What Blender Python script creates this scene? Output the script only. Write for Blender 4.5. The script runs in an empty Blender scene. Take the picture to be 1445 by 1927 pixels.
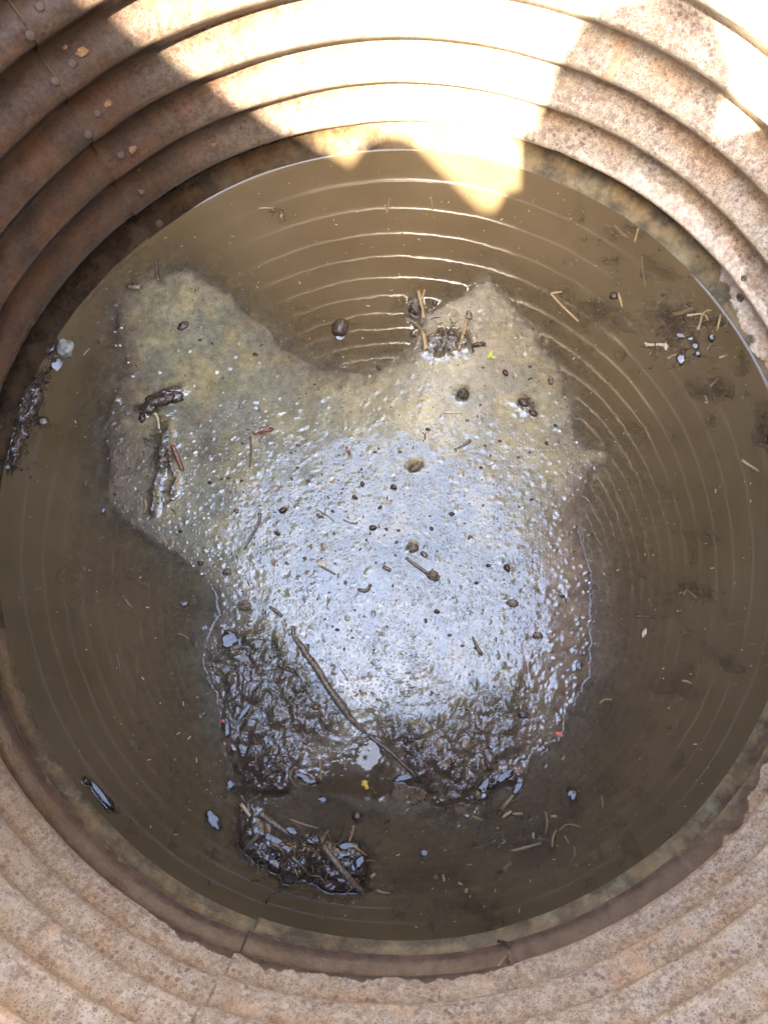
import bpy, bmesh, math, random, time
import numpy as np
from mathutils import Vector, Matrix, noise as mnoise
T0 = time.time()
C = bpy.context.scene.collection
R0 = 0.45                                   # inner radius of the corrugated pipe, metres
# ------------------------------------------------------------------ camera
CAM = np.array([0.029173, -0.451456, 2.224859]) * R0
PA, PB = 0.199438, 0.025119                 # pitch forward, roll sideways
FPX, CU, CV = 1700.0, 722.5, 963.5          # focal length and centre in photo pixels
cd = bpy.data.cameras.new('camera'); cam = bpy.data.objects.new('camera', cd); C.objects.link(cam)
ROT = Matrix.Rotation(PB, 3, 'Y') @ Matrix.Rotation(PA, 3, 'X')
cam.matrix_world = Matrix.Translation(Vector(CAM)) @ ROT.to_4x4()
cd.sensor_fit = 'VERTICAL'; cd.sensor_height = 36; cd.lens = FPX / 1927 * 36
cd.clip_start = 0.01; cd.clip_end = 2000
bpy.context.scene.camera = cam
# ------------------------------------------------------------------ sky, sun, exposure
SUN_AZ, SUN_EL = math.radians(13), math.radians(56)
SUN = Vector((-math.sin(SUN_AZ) * math.cos(SUN_EL), -math.cos(SUN_AZ) * math.cos(SUN_EL), math.sin(SUN_EL)))
w = bpy.data.worlds.new('World'); bpy.context.scene.world = w; w.use_nodes = True
wn = w.node_tree; sky = wn.nodes.new('ShaderNodeTexSky'); sky.sky_type = 'NISHITA'; sky.sun_disc = False
sky.sun_elevation = SUN_EL; sky.sun_rotation = math.radians(193); sky.air_density = 1.0; sky.dust_density = 2.2
bg = wn.nodes['Background']; bg.inputs['Strength'].default_value = 0.15
wn.links.new(sky.outputs[0], bg.inputs[0])
sl = bpy.data.lights.new('sun', 'SUN'); sl.energy = 3.7; sl.angle = math.radians(0.8); sl.color = (1, 0.90, 0.77)
so = bpy.data.objects.new('sun', sl); C.objects.link(so); so.rotation_euler = SUN.to_track_quat('Z', 'Y').to_euler()
so.location = SUN * 20
sc = bpy.context.scene
sc.view_settings.view_transform = 'Standard'; sc.view_settings.look = 'None'; sc.view_settings.gamma = 1
sc.view_settings.exposure = 4.75
sc.cycles.max_bounces = 8; sc.cycles.diffuse_bounces = 5; sc.cycles.glossy_bounces = 4; sc.cycles.transparent_max_bounces = 12
sc.cycles.caustics_reflective = False; sc.cycles.caustics_refractive = False

# ------------------------------------------------------------------ helpers
RM = np.array(ROT)
def at(u, v, z=0.0):
    """the point of the horizontal plane z (metres) that stands where photo pixel (u, v) looks"""
    d = RM @ np.array([(u - CU) / FPX, -(v - CV) / FPX, -1.0])
    t = (z - CAM[2]) / d[2]
    return Vector((CAM + t * d).tolist())
def to_px(x, y, z=0.0):
    p = np.stack([x - CAM[0], y - CAM[1], np.zeros_like(x) + z - CAM[2]], -1) @ RM
    return CU + FPX * p[..., 0] / -p[..., 2], CV - FPX * p[..., 1] / -p[..., 2]
PX = 0.45 / 764                             # metres per photo pixel at the water
rng = random.Random(7)
nrng = np.random.default_rng(11)
def vnoise(x, y, f, seed):
    x = x * f + seed * 13.7; y = y * f - seed * 7.3
    xi = np.floor(x).astype(np.int64); yi = np.floor(y).astype(np.int64); fx = x - xi; fy = y - yi
    def h(a, b):
        n = (a * 374761393 + b * 668265263 + seed * 974711) & 0x7fffffff
        n = ((n ^ (n >> 13)) * 1274126177) & 0x7fffffff
        return ((n ^ (n >> 16)) & 0xffff) / 32767.5 - 1
    fx = fx * fx * (3 - 2 * fx); fy = fy * fy * (3 - 2 * fy)
    return (h(xi, yi) * (1 - fx) + h(xi + 1, yi) * fx) * (1 - fy) + (h(xi, yi + 1) * (1 - fx) + h(xi + 1, yi + 1) * fx) * fy
def fbm(x, y, f, seed, o=4, g=0.5):
    s = 0; a = 1; t = 0
    for i in range(o):
        s = s + a * vnoise(x, y, f * 2 ** i, seed + i); t += a; a *= g
    return s / t
def sstep(a, b, x):
    t = np.clip((x - a) / (b - a), 0, 1); return t * t * (3 - 2 * t)
def sdf(u, v, poly):
    """signed distance in photo pixels, positive inside"""
    p = np.array(poly, float); q = np.roll(p, -1, 0); d2 = np.full(u.shape, 1e18); ins = np.zeros(u.shape, bool)
    for (ax, ay), (bx, by) in zip(p, q):
        ex, ey = bx - ax, by - ay; t = np.clip(((u - ax) * ex + (v - ay) * ey) / (ex * ex + ey * ey), 0, 1)
        d2 = np.minimum(d2, (u - ax - t * ex) ** 2 + (v - ay - t * ey) ** 2)
        c = (ay > v) != (by > v)
        if ey != 0: ins ^= c & (u < ex * (v - ay) / ey + ax)
    return np.where(ins, 1, -1) * np.sqrt(d2)
def pdist(u, v, pts):
    d2 = np.full(u.shape, 1e18)
    for (ax, ay), (bx, by) in zip(pts[:-1], pts[1:]):
        ex, ey = bx - ax, by - ay; t = np.clip(((u - ax) * ex + (v - ay) * ey) / (ex * ex + ey * ey + 1e-9), 0, 1)
        d2 = np.minimum(d2, (u - ax - t * ex) ** 2 + (v - ay - t * ey) ** 2)
    return np.sqrt(d2)

def mesh_np(name, co, quads, smooth=True):
    me = bpy.data.meshes.new(name); n = len(co); m = len(quads)
    me.vertices.add(n); me.vertices.foreach_set('co', np.asarray(co, np.float32).ravel())
    me.loops.add(m * 4); me.loops.foreach_set('vertex_index', np.asarray(quads, np.int32).ravel())
    me.polygons.add(m); me.polygons.foreach_set('loop_start', np.arange(0, m * 4, 4, dtype=np.int32))
    me.polygons.foreach_set('use_smooth', np.full(m, smooth))
    me.update(calc_edges=True); return me
def attr(me, name, arr):
    a = me.attributes.new(name, 'FLOAT_COLOR', 'POINT')
    if arr.shape[-1] == 3: arr = np.concatenate([arr, np.ones(arr.shape[:-1] + (1,))], -1)
    a.data.foreach_set('color', arr.astype(np.float32).ravel())
def link(name, me, mat=None, parent=None):
    o = bpy.data.objects.new(name, me); C.objects.link(o)
    if mat and not me.materials: me.materials.append(mat)
    if parent: o.parent = parent
    return o
def tag(o, label=None, cat=None, group=None, kind=None):
    for k, x in (('label', label), ('category', cat), ('group', group), ('kind', kind)):
        if x: o[k] = x
    return o

# node helpers
class NT:
    def __init__(s, name):
        s.m = bpy.data.materials.new(name); s.m.use_nodes = True; s.t = s.m.node_tree; s.t.nodes.clear()
        s.out = s.n('ShaderNodeOutputMaterial')
    def n(s, typ, **kw):
        x = s.t.nodes.new(typ)
        for k, v in kw.items():
            if k.startswith('i_'):
                x.inputs[k[2:].replace('_', ' ')].default_value = v
            else: setattr(x, k, v)
        return x
    def l(s, a, b): s.t.links.new(a, b)
    def coord(s):
        return s.n('ShaderNodeTexCoord').outputs['Object']
    def noise(s, vec, scale, detail=4, rough=0.55, dist=0.0):
        x = s.n('ShaderNodeTexNoise'); x.inputs['Scale'].default_value = scale; x.inputs['Detail'].default_value = detail
        x.inputs['Roughness'].default_value = rough; x.inputs['Distortion'].default_value = dist; s.l(vec, x.inputs['Vector']); return x.outputs['Fac']
    def voro(s, vec, scale, feature='F1', rnd=1.0):
        x = s.n('ShaderNodeTexVoronoi'); x.feature = feature; x.inputs['Scale'].default_value = scale
        x.inputs['Randomness'].default_value = rnd; s.l(vec, x.inputs['Vector']); return x
    def ramp(s, fac, stops):
        x = s.n('ShaderNodeValToRGB'); e = x.color_ramp.elements
        while len(e) < len(stops): e.new(0.5)
        for el, (p, c) in zip(e, stops):
            el.position = p; el.color = (c, c, c, 1) if not isinstance(c, tuple) else c + (1,)
        s.l(fac, x.inputs['Fac']); return x.outputs['Color']
    def mix(s, fac, a, b, blend='MIX'):
        x = s.n('ShaderNodeMix'); x.data_type = 'RGBA'; x.blend_type = blend
        for sock, v in ((x.inputs[0], fac), (x.inputs[6], a), (x.inputs[7], b)):
            if isinstance(v, (int, float)): sock.default_value = v
            elif isinstance(v, tuple): sock.default_value = v + (1,)
            else: s.l(v, sock)
        return x.outputs[2]
    def math(s, op, a, b=0.0, c=0.0):
        x = s.n('ShaderNodeMath', operation=op)
        for i, v in enumerate((a, b, c)):
            if isinstance(v, (int, float)): x.inputs[i].default_value = v
            else: s.l(v, x.inputs[i])
        return x.outputs[0]
    def attr(s, name):
        x = s.n('ShaderNodeAttribute'); x.attribute_name = name; return x
    def sep(s, col):
        x = s.n('ShaderNodeSeparateColor'); s.l(col, x.inputs[0]); return x.outputs
    def bump(s, h, dist, strength=1.0, normal=None):
        x = s.n('ShaderNodeBump'); x.inputs['Distance'].default_value = dist
        if isinstance(strength, (int, float)): x.inputs['Strength'].default_value = strength
        else: s.l(strength, x.inputs['Strength'])
        s.l(h, x.inputs['Height'])
        if normal: s.l(normal, x.inputs['Normal'])
        return x.outputs[0]
    def bsdf(s, col, rough=0.5, normal=None, ior=1.45, spec=0.5, coat=0.0, coat_rough=0.05):
        b = s.n('ShaderNodeBsdfPrincipled')
        for k, v in (('Base Color', col), ('Roughness', rough), ('IOR', ior), ('Specular IOR Level', spec), ('Coat Weight', coat), ('Coat Roughness', coat_rough)):
            if isinstance(v, (int, float)): b.inputs[k].default_value = v
            elif isinstance(v, tuple): b.inputs[k].default_value = v + (1,)
            else: s.l(v, b.inputs[k])
        if normal: s.l(normal, b.inputs['Normal'])
        s.l(b.outputs[0], s.out.inputs['Surface']); return b

# ------------------------------------------------------------------ the corrugated wall
P0, H1, AMP = 0.154122 * R0, 0.139709 * R0, 0.0205 * R0
HTOP, HBOT = H1 + 17.05 * P0, -0.12
def prof(z):
    ph = 2 * math.pi * (z - H1) / P0
    return AMP * (1 - np.cos(ph)) + AMP * 0.10 * (1 - np.cos(2 * ph)) * 0.5   # 0 on the inner crests
def wall_r(z, az):
    wob = 0.0012 * np.sin(2 * az + 1.0) + 0.0008 * np.sin(5 * az + 2 + z * 3) + 0.0005 * np.sin(11 * az + 7 * z)
    return R0 + prof(z) * (1 + 0.10 * np.sin(3 * az + z * 6)) + wob
def on_wall(u, v):
    """point where the sight line of a photo pixel meets the pipe wall"""
    d = RM @ np.array([(u - CU) / FPX, -(v - CV) / FPX, -1.0])
    for z in np.arange(0.9, -0.01, -0.0005):
        p = CAM + d * ((z - CAM[2]) / d[2])
        if math.hypot(p[0], p[1]) > wall_r(z, math.atan2(p[0], p[1])): return Vector(p.tolist())
    return at(u, v, 0)
def wet_fn(azd, z):
    """height of the green wet band, height of wet brown, amount of pale lime, amount of orange rust (all by azimuth in degrees, 0 = far side)"""
    K = [-180, -165, -152, -140, -120, -95, -75, -55, -30, -8, 15, 25, 36, 50, 62, 75, 95, 110, 125, 140, 152, 165, 180]
    gr = [.135, .13, .12, .13, .12, .11, .12, .12, .11, .06, .03, .13, .085, .06, .02, .0, .05, .13, .16, .15, .13, .13, .135]
    br = [.305, .31, .30, .27, .20, .0, .0, .0, .0, .0, .03, .13, .085, .06, .02, .0, .30, .20, .16, .19, .26, .30, .305]
    pl = [0, 0, 0, .25, .3, .0, 0, 0, 0, 0, 0, .3, 1, 1, 1, 1, .2, 0, 0, 0, 0, 0, 0]
    og = [.2, .2, .35, .6, .8, .9, 1, .9, .4, .2, .1, .15, .15, .15, .15, .1, .1, .15, .1, .1, .15, .3, .2]
    return tuple(np.interp(azd, K, t) for t in (gr, br, pl, og))

m = NT('rusted_zinc_steel'); co = m.coord()
mask = m.attr('mask'); ms = m.sep(mask.outputs['Color'])       # r wet green, g wet brown, b pale lime; alpha orange
n1 = m.noise(co, 9, 5, 0.6); n2 = m.noise(co, 45, 5, 0.65); n3 = m.noise(co, 190, 4, 0.7); n4 = m.noise(co, 520, 3, 0.7)
base = m.mix(m.ramp(n2, [(0.36, 0.0), (0.64, 1.0)]), (0.21, 0.165, 0.118), (0.36, 0.316, 0.235))
base = m.mix(m.ramp(n3, [(0.42, 0.0), (0.60, 0.85)]), base, (0.46, 0.42, 0.345))
base = m.mix(m.ramp(n4, [(0.30, 0.9), (0.46, 0.0)]), base, (0.115, 0.075, 0.07))
vv = m.voro(co, 330); vv2 = m.voro(co, 140)
base = m.mix(m.ramp(vv.outputs['Distance'], [(0.16, 0.75), (0.32, 0.0)]), base, (0.12, 0.08, 0.085))
dots = m.math('MULTIPLY', m.ramp(vv2.outputs['Distance'], [(0.22, 1.0), (0.36, 0.0)]), m.ramp(m.noise(co, 30, 2), [(0.45, 0.0), (0.6, 0.9)]))
base = m.mix(dots, base, (0.15, 0.10, 0.105))
blo = m.noise(co, 16, 4, 0.6, 0.4)
base = m.mix(m.ramp(blo, [(0.60, 0.0), (0.72, 0.6)]), base, (0.58, 0.39, 0.22))
wet_brown = m.mix(m.ramp(n2, [(0.35, 0.0), (0.7, 1.0)]), (0.066, 0.047, 0.036), (0.130, 0.096, 0.074))
green = m.mix(m.ramp(m.noise(co, 34, 6, 0.7), [(0.40, 0.0), (0.60, 1.0)]), (0.080, 0.074, 0.055), (0.20, 0.165, 0.098))
green = m.mix(m.ramp(m.noise(co, 21, 5, 0.7), [(0.56, 0.0), (0.68, 0.7)]), green, (0.24, 0.25, 0.19))
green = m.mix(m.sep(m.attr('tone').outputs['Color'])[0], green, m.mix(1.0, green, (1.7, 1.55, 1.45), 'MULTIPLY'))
pale = m.mix(m.ramp(n3, [(0.4, 0.0), (0.62, 1.0)]), (0.38, 0.31, 0.25), (0.60, 0.57, 0.49))
jit = m.math('MULTIPLY', m.math('SUBTRACT', m.noise(co, 60, 5, 0.65), 0.5), 1.1)
def edge(x, lo=0.42, hi=0.54): return m.ramp(m.math('ADD', x, jit), [(lo, 0.0), (hi, 1.0)])
base = m.mix(edge(ms[2]), base, pale)
base = m.mix(edge(ms[1]), base, wet_brown)
base = m.mix(edge(ms[0], 0.38, 0.58), base, green)
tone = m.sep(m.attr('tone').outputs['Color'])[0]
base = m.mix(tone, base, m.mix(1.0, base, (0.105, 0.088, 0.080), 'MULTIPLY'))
base = m.mix(m.math('MULTIPLY', mask.outputs['Alpha'], m.ramp(m.noise(co, 24, 5, 0.65), [(0.38, 0.0), (0.62, 0.4)])), base, (0.17, 0.070, 0.028))
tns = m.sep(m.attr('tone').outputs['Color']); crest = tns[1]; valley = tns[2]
cyl = m.attr('cyl').outputs['Vector']
stk = m.ramp(m.noise(cyl, 5, 5, .7), [(0.46, 0.0), (0.66, 1.0)])
base = m.mix(m.math('MULTIPLY', stk, 0.5), base, m.mix(1.0, base, (0.66, 0.50, 0.38), 'MULTIPLY'))
stk2 = m.ramp(m.noise(cyl, 2.2, 6, .75), [(0.52, 0.0), (0.70, 1.0)])
base = m.mix(m.math('MULTIPLY', stk2, 0.45), base, m.mix(1.0, base, (1.25, 1.22, 1.15), 'MULTIPLY'))
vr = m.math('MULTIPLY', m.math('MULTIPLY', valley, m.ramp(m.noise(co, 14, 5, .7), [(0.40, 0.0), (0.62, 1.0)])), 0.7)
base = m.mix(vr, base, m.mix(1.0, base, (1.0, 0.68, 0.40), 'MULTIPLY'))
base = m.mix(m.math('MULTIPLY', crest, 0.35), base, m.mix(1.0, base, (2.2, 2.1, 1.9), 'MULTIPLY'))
dry = m.math('SUBTRACT', 1.0, m.math('MAXIMUM', edge(ms[0]), edge(ms[1])))
hgt = m.math('ADD', m.math('MULTIPLY', n3, 0.6), m.math('MULTIPLY', n4, 0.5))
nm = m.bump(hgt, 0.0007, 0.45)
nm = m.bump(n2, 0.002, 0.3, nm)
rg = m.math('MULTIPLY_ADD', dry, 0.13, 0.18)
m.bsdf(base, rg, nm, spec=0.5)
M_WALL = m.m

def sheet(name, a0, a1, off, parent, zb=HBOT):
    """one curved corrugated sheet between two azimuths (degrees), off = radial offset; thickness 2 mm with closed edges"""
    nz = 330; na = int(abs(a1 - a0) * 3.2)
    zz = np.linspace(zb, HTOP, nz); az = np.radians(np.linspace(a0, a1, na))
    A, Z = np.meshgrid(az, zz, indexing='ij')
    nx, ny = np.sin(A), np.cos(A)
    dent = 0.0014 * fbm(A * 3, Z * 6, 1.5, 31, 3)
    r = wall_r(Z, A) + off + dent
    inner = np.stack([r * nx, r * ny, Z], -1).reshape(-1, 3)
    k = na * nz; i = np.arange(na - 1)[:, None] * nz + np.arange(nz - 1)[None]
    q = np.stack([i, i + nz, i + nz + 1, i + 1], -1).reshape(-1, 4)[:, ::-1]
    # outer skin, coarse in height is not needed: same grid every 3rd row/column would crack, so close only the rim and ends
    ro = r + 0.0018
    outer = np.stack([ro * nx, ro * ny, Z], -1)
    ends = []; verts = [inner]; n = k
    for row in (0, na - 1):
        verts.append(outer[row]); idx = np.arange(nz)
        b = row * nz + idx; o = n + idx
        qq = np.stack([b[:-1], b[1:], o[1:], o[:-1]], -1)
        ends.append(qq if row == 0 else qq[:, ::-1]); n += nz
    rim = outer[:, -1]; verts.append(rim); idx = np.arange(na); b = idx * nz + nz - 1; o = n + idx
    ends.append(np.stack([b[:-1], b[1:], o[1:], o[:-1]], -1)); n += na
    # plain outer skin
    sk = outer[::4, ::3]; s0, s1 = sk.shape[:2]; verts.append(sk.reshape(-1, 3)); i = n + np.arange(s0 - 1)[:, None] * s1 + np.arange(s1 - 1)[None]
    ends.append(np.stack([i, i + s1, i + s1 + 1, i + 1], -1).reshape(-1, 4))
    co_ = np.concatenate(verts); qs = np.concatenate([q] + ends)
    me = mesh_np(name, co_, qs)
    azd = (np.degrees(A) + 180) % 360 - 180; zr = Z / R0
    gr, br, pl, og = wet_fn(azd, Z)
    lo = 0.02 * fbm(A * 6, Z * 3, 1, 41, 3) + 0.016 * fbm(A * 30, Z * 30, 1, 45, 3)
    f = lambda lim, s: np.clip(0.5 + (lim + lo - zr) / s, 0, 1)
    mk = np.stack([f(gr, 0.07) * (gr > 0.001), f(br, 0.03) * (br > 0.001), np.clip(f(0.17, 0.03) * pl, 0, 1), og * np.clip(1.1 - zr * 1.1, 0.15, 1) * sstep(.10, .2, zr)], -1).reshape(-1, 4)
    full = np.zeros((len(co_), 4)); full[:k] = mk; full[k:, 3] = .4
    attr(me, 'mask', full)
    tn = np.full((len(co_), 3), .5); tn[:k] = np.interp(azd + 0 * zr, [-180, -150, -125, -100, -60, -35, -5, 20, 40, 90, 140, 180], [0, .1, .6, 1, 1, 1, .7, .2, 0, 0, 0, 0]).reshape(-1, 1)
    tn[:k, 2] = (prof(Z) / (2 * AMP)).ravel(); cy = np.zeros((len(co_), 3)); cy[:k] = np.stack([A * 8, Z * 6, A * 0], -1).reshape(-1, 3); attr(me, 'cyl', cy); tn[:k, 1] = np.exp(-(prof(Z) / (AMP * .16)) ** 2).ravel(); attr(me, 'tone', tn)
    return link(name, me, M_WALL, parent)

pipe = bpy.data.objects.new('corrugated_pipe', None); C.objects.link(pipe)
tag(pipe, 'rusted round corrugated steel pipe whose ribbed wall encloses the muddy water', 'pipe')
s1 = at(275, 445); s2 = at(484, 1733)
A1 = math.degrees(math.atan2(s1.x, s1.y)); A2 = math.degrees(math.atan2(s2.x, s2.y))     # seams
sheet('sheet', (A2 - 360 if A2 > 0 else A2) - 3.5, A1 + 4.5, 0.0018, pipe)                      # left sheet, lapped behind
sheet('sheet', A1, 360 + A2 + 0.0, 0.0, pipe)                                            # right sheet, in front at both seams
# rivets beside the left seam
m = NT('rivet_rust'); cr = m.coord(); m.bsdf(m.mix(m.noise(cr, 300, 3), (0.060, 0.034, 0.020), (0.030, 0.022, 0.018)), 0.75, m.bump(m.noise(cr, 500, 3), 0.001, 0.5)); M_RIV = m.m
rv = bmesh.new(); bmesh.ops.create_uvsphere(rv, u_segments=14, v_segments=8, radius=0.0046)
for v in rv.verts:
    v.co.z *= 0.38
rme = bpy.data.meshes.new('rivet'); rv.to_mesh(rme); rv.free(); rme.materials.append(M_RIV)
for p in rme.polygons: p.use_smooth = True
def wall_place(o, u, v, sink=0.0):
    p = on_wall(u, v); az = math.atan2(p.x, p.y); e = 0.001
    dr = (wall_r(p.z + e, az) - wall_r(p.z - e, az)) / (2 * e)
    n = Vector((-math.sin(az), -math.cos(az), dr)).normalized()
    rr = wall_r(p.z, az)
    o.location = Vector((math.sin(az) * rr, math.cos(az) * rr, p.z)) + n * (0.0006 - sink)
    o.rotation_euler = n.to_track_quat('Z', 'Y').to_euler(); return n
for (u, v) in [(75, 11), (136, 119), (184, 212), (228, 291), (267, 361), (300, 421), (57, 66), (104, 152), (166, 253)]:
    o = link('rivet', rme, None, pipe); wall_place(o, u, v)
# rust nodules on the wall
m = NT('rust_scab'); cr = m.coord(); m.bsdf(m.mix(m.noise(cr, 160, 4), (0.09, 0.04, 0.016), (0.17, 0.10, 0.04)), 0.7, m.bump(m.noise(cr, 300, 4), 0.002, 0.8)); M_SCAB = m.m
def blob_mesh(name, rx, ry, rz, seed, sub=3, amp=0.25, f=2.0, mat=None, cut=None):
    b = bmesh.new(); bmesh.ops.create_icosphere(b, subdivisions=sub, radius=1)
    for v in b.verts:
        n = mnoise.fractal(v.co * f + Vector((seed * 3.1, seed, 0)), 0.9, 2.1, 3)
        v.co *= 1 + amp * n
        if cut is not None and v.co.z > cut: v.co.z = cut + (v.co.z - cut) * 0.15
        v.co.x *= rx; v.co.y *= ry; v.co.z *= rz
    me = bpy.data.meshes.new(name); b.to_mesh(me); b.free()
    for p in me.polygons: p.use_smooth = True
    if mat: me.materials.append(mat)
    return me
for i, (u, v, r) in enumerate([(155, 97, 14), (203, 194, 10), (250, 281, 12), (404, 270, 10), (122, 88, 6), (262, 318, 7)]):
    o = link('rust_scab', blob_mesh('rust_scab', r * PX * .7, r * PX * .5, r * PX * .28, i + 3, 3, 0.45, 2.4, M_SCAB), None, pipe); wall_place(o, u, v)

# ------------------------------------------------------------------ mud bed and water: one grid warped to the disc
N = 640
def disc_grid(N, rad):
    a = np.linspace(-1, 1, N); X, Y = np.meshgrid(a, a, indexing='ij')
    big = np.abs(X) > np.abs(Y); Xs = np.where(X == 0, 1e-9, X); Ys = np.where(Y == 0, 1e-9, Y)
    r = np.where(big, X, Y); ph = np.where(big, (math.pi / 4) * (Y / Xs), math.pi / 2 - (math.pi / 4) * (X / Ys))
    x, y = r * np.cos(ph), r * np.sin(ph)
    az = np.arctan2(x, y); k = rad(az)
    return x * k, y * k
gx, gy = disc_grid(N, lambda az: wall_r(0.0, az) + 0.004)
U, V = to_px(gx, gy)
wob = 7 * fbm(gx, gy, 45, 3, 4) + 3.5 * fbm(gx, gy, 160, 9, 3)
LAND = [(300,520),(345,503),(385,520),(430,555),(470,592),(505,622),(530,650),(562,678),(600,693),(650,700),(700,703),(745,690),(775,668),(785,640),(800,600),(835,575),(870,556),(897,536),(922,528),(948,552),(975,590),(1010,628),(1035,668),(1062,720),(1078,775),(1082,825),(1105,842),(1140,848),(1145,860),(1110,885),(1085,915),(1078,955),(1090,1010),(1102,1060),(1112,1120),(1114,1190),(1108,1260),(1078,1330),(1040,1400),(1000,1440),(960,1470),(905,1500),(870,1525),(850,1518),(820,1490),(780,1455),(735,1410),(700,1402),(665,1428),(610,1432),(580,1450),(560,1470),(530,1500),(480,1490),(450,1440),(425,1390),(415,1340),(400,1290),(385,1240),(395,1190),(418,1160),(410,1120),(385,1085),(330,1048),(280,1015),(235,985),(200,945),(205,860),(196,800),(215,745),(235,690),(222,620),(225,570),(260,530)]
D = sdf(U, V, LAND) + wob + 26 * fbm(gx, gy, 38, 23, 4) * sstep(1250, 1400, V)
soft = np.clip(sstep(880, 1010, U) * sstep(860, 960, V) + sstep(1000, 1090, V), 0, 1)
z = np.where(D > 0, 0.0022 * (1 - np.exp(-np.maximum(D, 0) / (55 + 60 * soft))) * (1 + 1.1 * soft) + 0.0006 * sstep(0, 8, D) * (1 - soft), 0)
outd = np.maximum(-D, 0)
# slope of the shore differs round the mound
shallow = np.exp(-(((U - 1090) / 110) ** 2 + ((V - 1080) / 230) ** 2)) + 0.9 * np.exp(-(((U - 205) / 55) ** 2 + ((V - 760) / 260) ** 2)) \
        + 0.9 * np.exp(-(((U - 720) / 170) ** 2 + ((V - 1480) / 110) ** 2)) + 0.5 * np.exp(-(((U - 640) / 160) ** 2 + ((V - 640) / 70) ** 2))
L = 130 * (1 + 1.6 * np.clip(shallow, 0, 1) + 1.2 * soft)
z = z - np.where(D > 0, 0, 0.0004 * (1 - soft) + 0.034 * (1 - np.exp(-outd / L)))
z += 0.0008 * fbm(gx, gy, 14, 51, 4) * sstep(-120, 20, D)
coarse = np.zeros_like(z); dark = np.zeros_like(z)
WB = np.clip(1.3 * fbm(gx, gy, 50, 17, 5), -.6, 1.5); WS = np.clip(fbm(gx, gy, 140, 19, 3), -.4, 1)
def mound(u, v, a, b, rot, h, sharp=1.0, rough=0.0, dk=0.0, base=None):
    """a lump in the bed; with base set its top stands at height h, else h is added"""
    k = 3.2 * max(a, b); sel = (np.abs(U - u) < k) & (np.abs(V - v) < k)
    c, s = math.cos(math.radians(rot)), math.sin(math.radians(rot))
    du, dv = U[sel] - u, V[sel] - v; p = (du * c + dv * s) / a; q = (-du * s + dv * c) / b
    g = np.exp(-np.power(p * p + q * q, sharp) * (1 + (WB if max(a, b) > 24 else WS)[sel])); g2 = np.clip(g * 1.2, 0, 1); zs = z[sel]
    z[sel] = zs + h * g if base is None else zs * (1 - g2) + g2 * np.maximum(zs, h)
    coarse[sel] = np.maximum(coarse[sel], rough * np.clip(g * 1.4, 0, 1)); dark[sel] = np.maximum(dark[sel], dk * np.clip(g * 1.3, 0, 1))
def ridge(pts, wpx, h, rough=0.5, dk=0.7):
    global z, coarse, dark
    g = np.exp(-(pdist(U, V, pts) / wpx) ** 2 * (1 + 0.5 * fbm(gx, gy, 150, int(pts[0][0]) % 89, 3)))
    z = z + h * g; coarse = np.maximum(coarse, rough * g); dark = np.maximum(dark, dk * g)
# emergent lumps: (u, v, a, b, rot, top height)
for a in [(560,1620,115,42,14,.0045),(480,1580,35,40,0,.005),(650,1620,55,45,25,.005),(500,1450,60,42,0,.005),(640,1660,60,28,10,.004)]:
    mound(*a, sharp=1.6, rough=.5, dk=1.0, base=0)
for a in [(55,760,26,70,28,.0035),(30,850,16,60,15,.0025),(95,655,18,20,0,.002),(160,1470,6,9,0,.001),(188,1494,9,38,-42,.0018),(800,1420,75,34,40,.0035),(860,1480,42,38,30,.0035),(930,1468,30,14,-40,.0028),(965,1462,26,10,-20,.0025)]:
    mound(*a, sharp=1.3, rough=.9, dk=.9, base=0)
for a in [(1281,673,9,15,0,.0022),(1308,651,8,10,0,.002),(1311,665,8,8,0,.002),(1298,637,10,6,0,.0016),(1279,632,9,5,0,.0014),(1338,636,7,8,0,.0018),(1076,1493,10,9,0,.0022),(575,1465,24,7,25,.0022),(548,1562,14,8,0,.002),
          (403,1543,9,17,-35,.002),(672,1535,9,7,0,.002),(607,1504,8,5,0,.0015),(797,1608,7,11,0,.0014),(760,1463,22,6,-8,.002),(434,1478,7,8,0,.0018),(660,1592,20,8,0,.0022),(520,1582,30,7,25,.0025),(348,1136,7,5,0,.0014),(390,1182,5,5,0,.0014),
          (195,960,5,6,0,.0012),(1089,1252,6,9,0,.0015),(1096,1228,5,6,0,.0012),(424,1365,6,17,-10,.0026),(940,1640,6,5,0,.0012),(945,1580,7,7,0,.0012),(975,1478,10,14,35,.0018),(82,793,12,9,0,.0012),(250,540,18,8,10,.0012),(222,605,6,16,0,.001)]:
    mound(*a, sharp=1.5, rough=.25, dk=.8, base=0)
for i in range(150):
    u, v = [(450, 1560), (480, 1500), (620, 1440), (720, 1470), (430, 1350), (900, 1540), (1000, 1560), (1290, 640), (1250, 580), (1060, 1280), (1080, 1180), (640, 1600), (60, 870), (200, 620), (1000, 1400)][i % 15]
    u += rng.gauss(0, 32); v += rng.gauss(0, 30); s = rng.uniform(1.8, 4.2)
    mound(u, v, s, s * rng.uniform(.7, 1.5), rng.uniform(0, 90), rng.uniform(.0008, .0016), sharp=1.3, rough=.1, dk=.5, base=0)
for i in range(95):
    k_ = i % 4; u = (rng.gauss(570, 55), rng.gauss(490, 30), rng.gauss(640, 34), rng.gauss(850, 60))[k_]; v = (rng.gauss(1615, 22), rng.gauss(1480, 45), rng.gauss(1625, 30), rng.gauss(1440, 40))[k_]
    s = rng.uniform(6, 14); mound(u, v, s * rng.uniform(1, 1.9), s, rng.uniform(-30, 60), rng.uniform(.0009, .0019), sharp=1.2, rough=.05, dk=.9)
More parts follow.
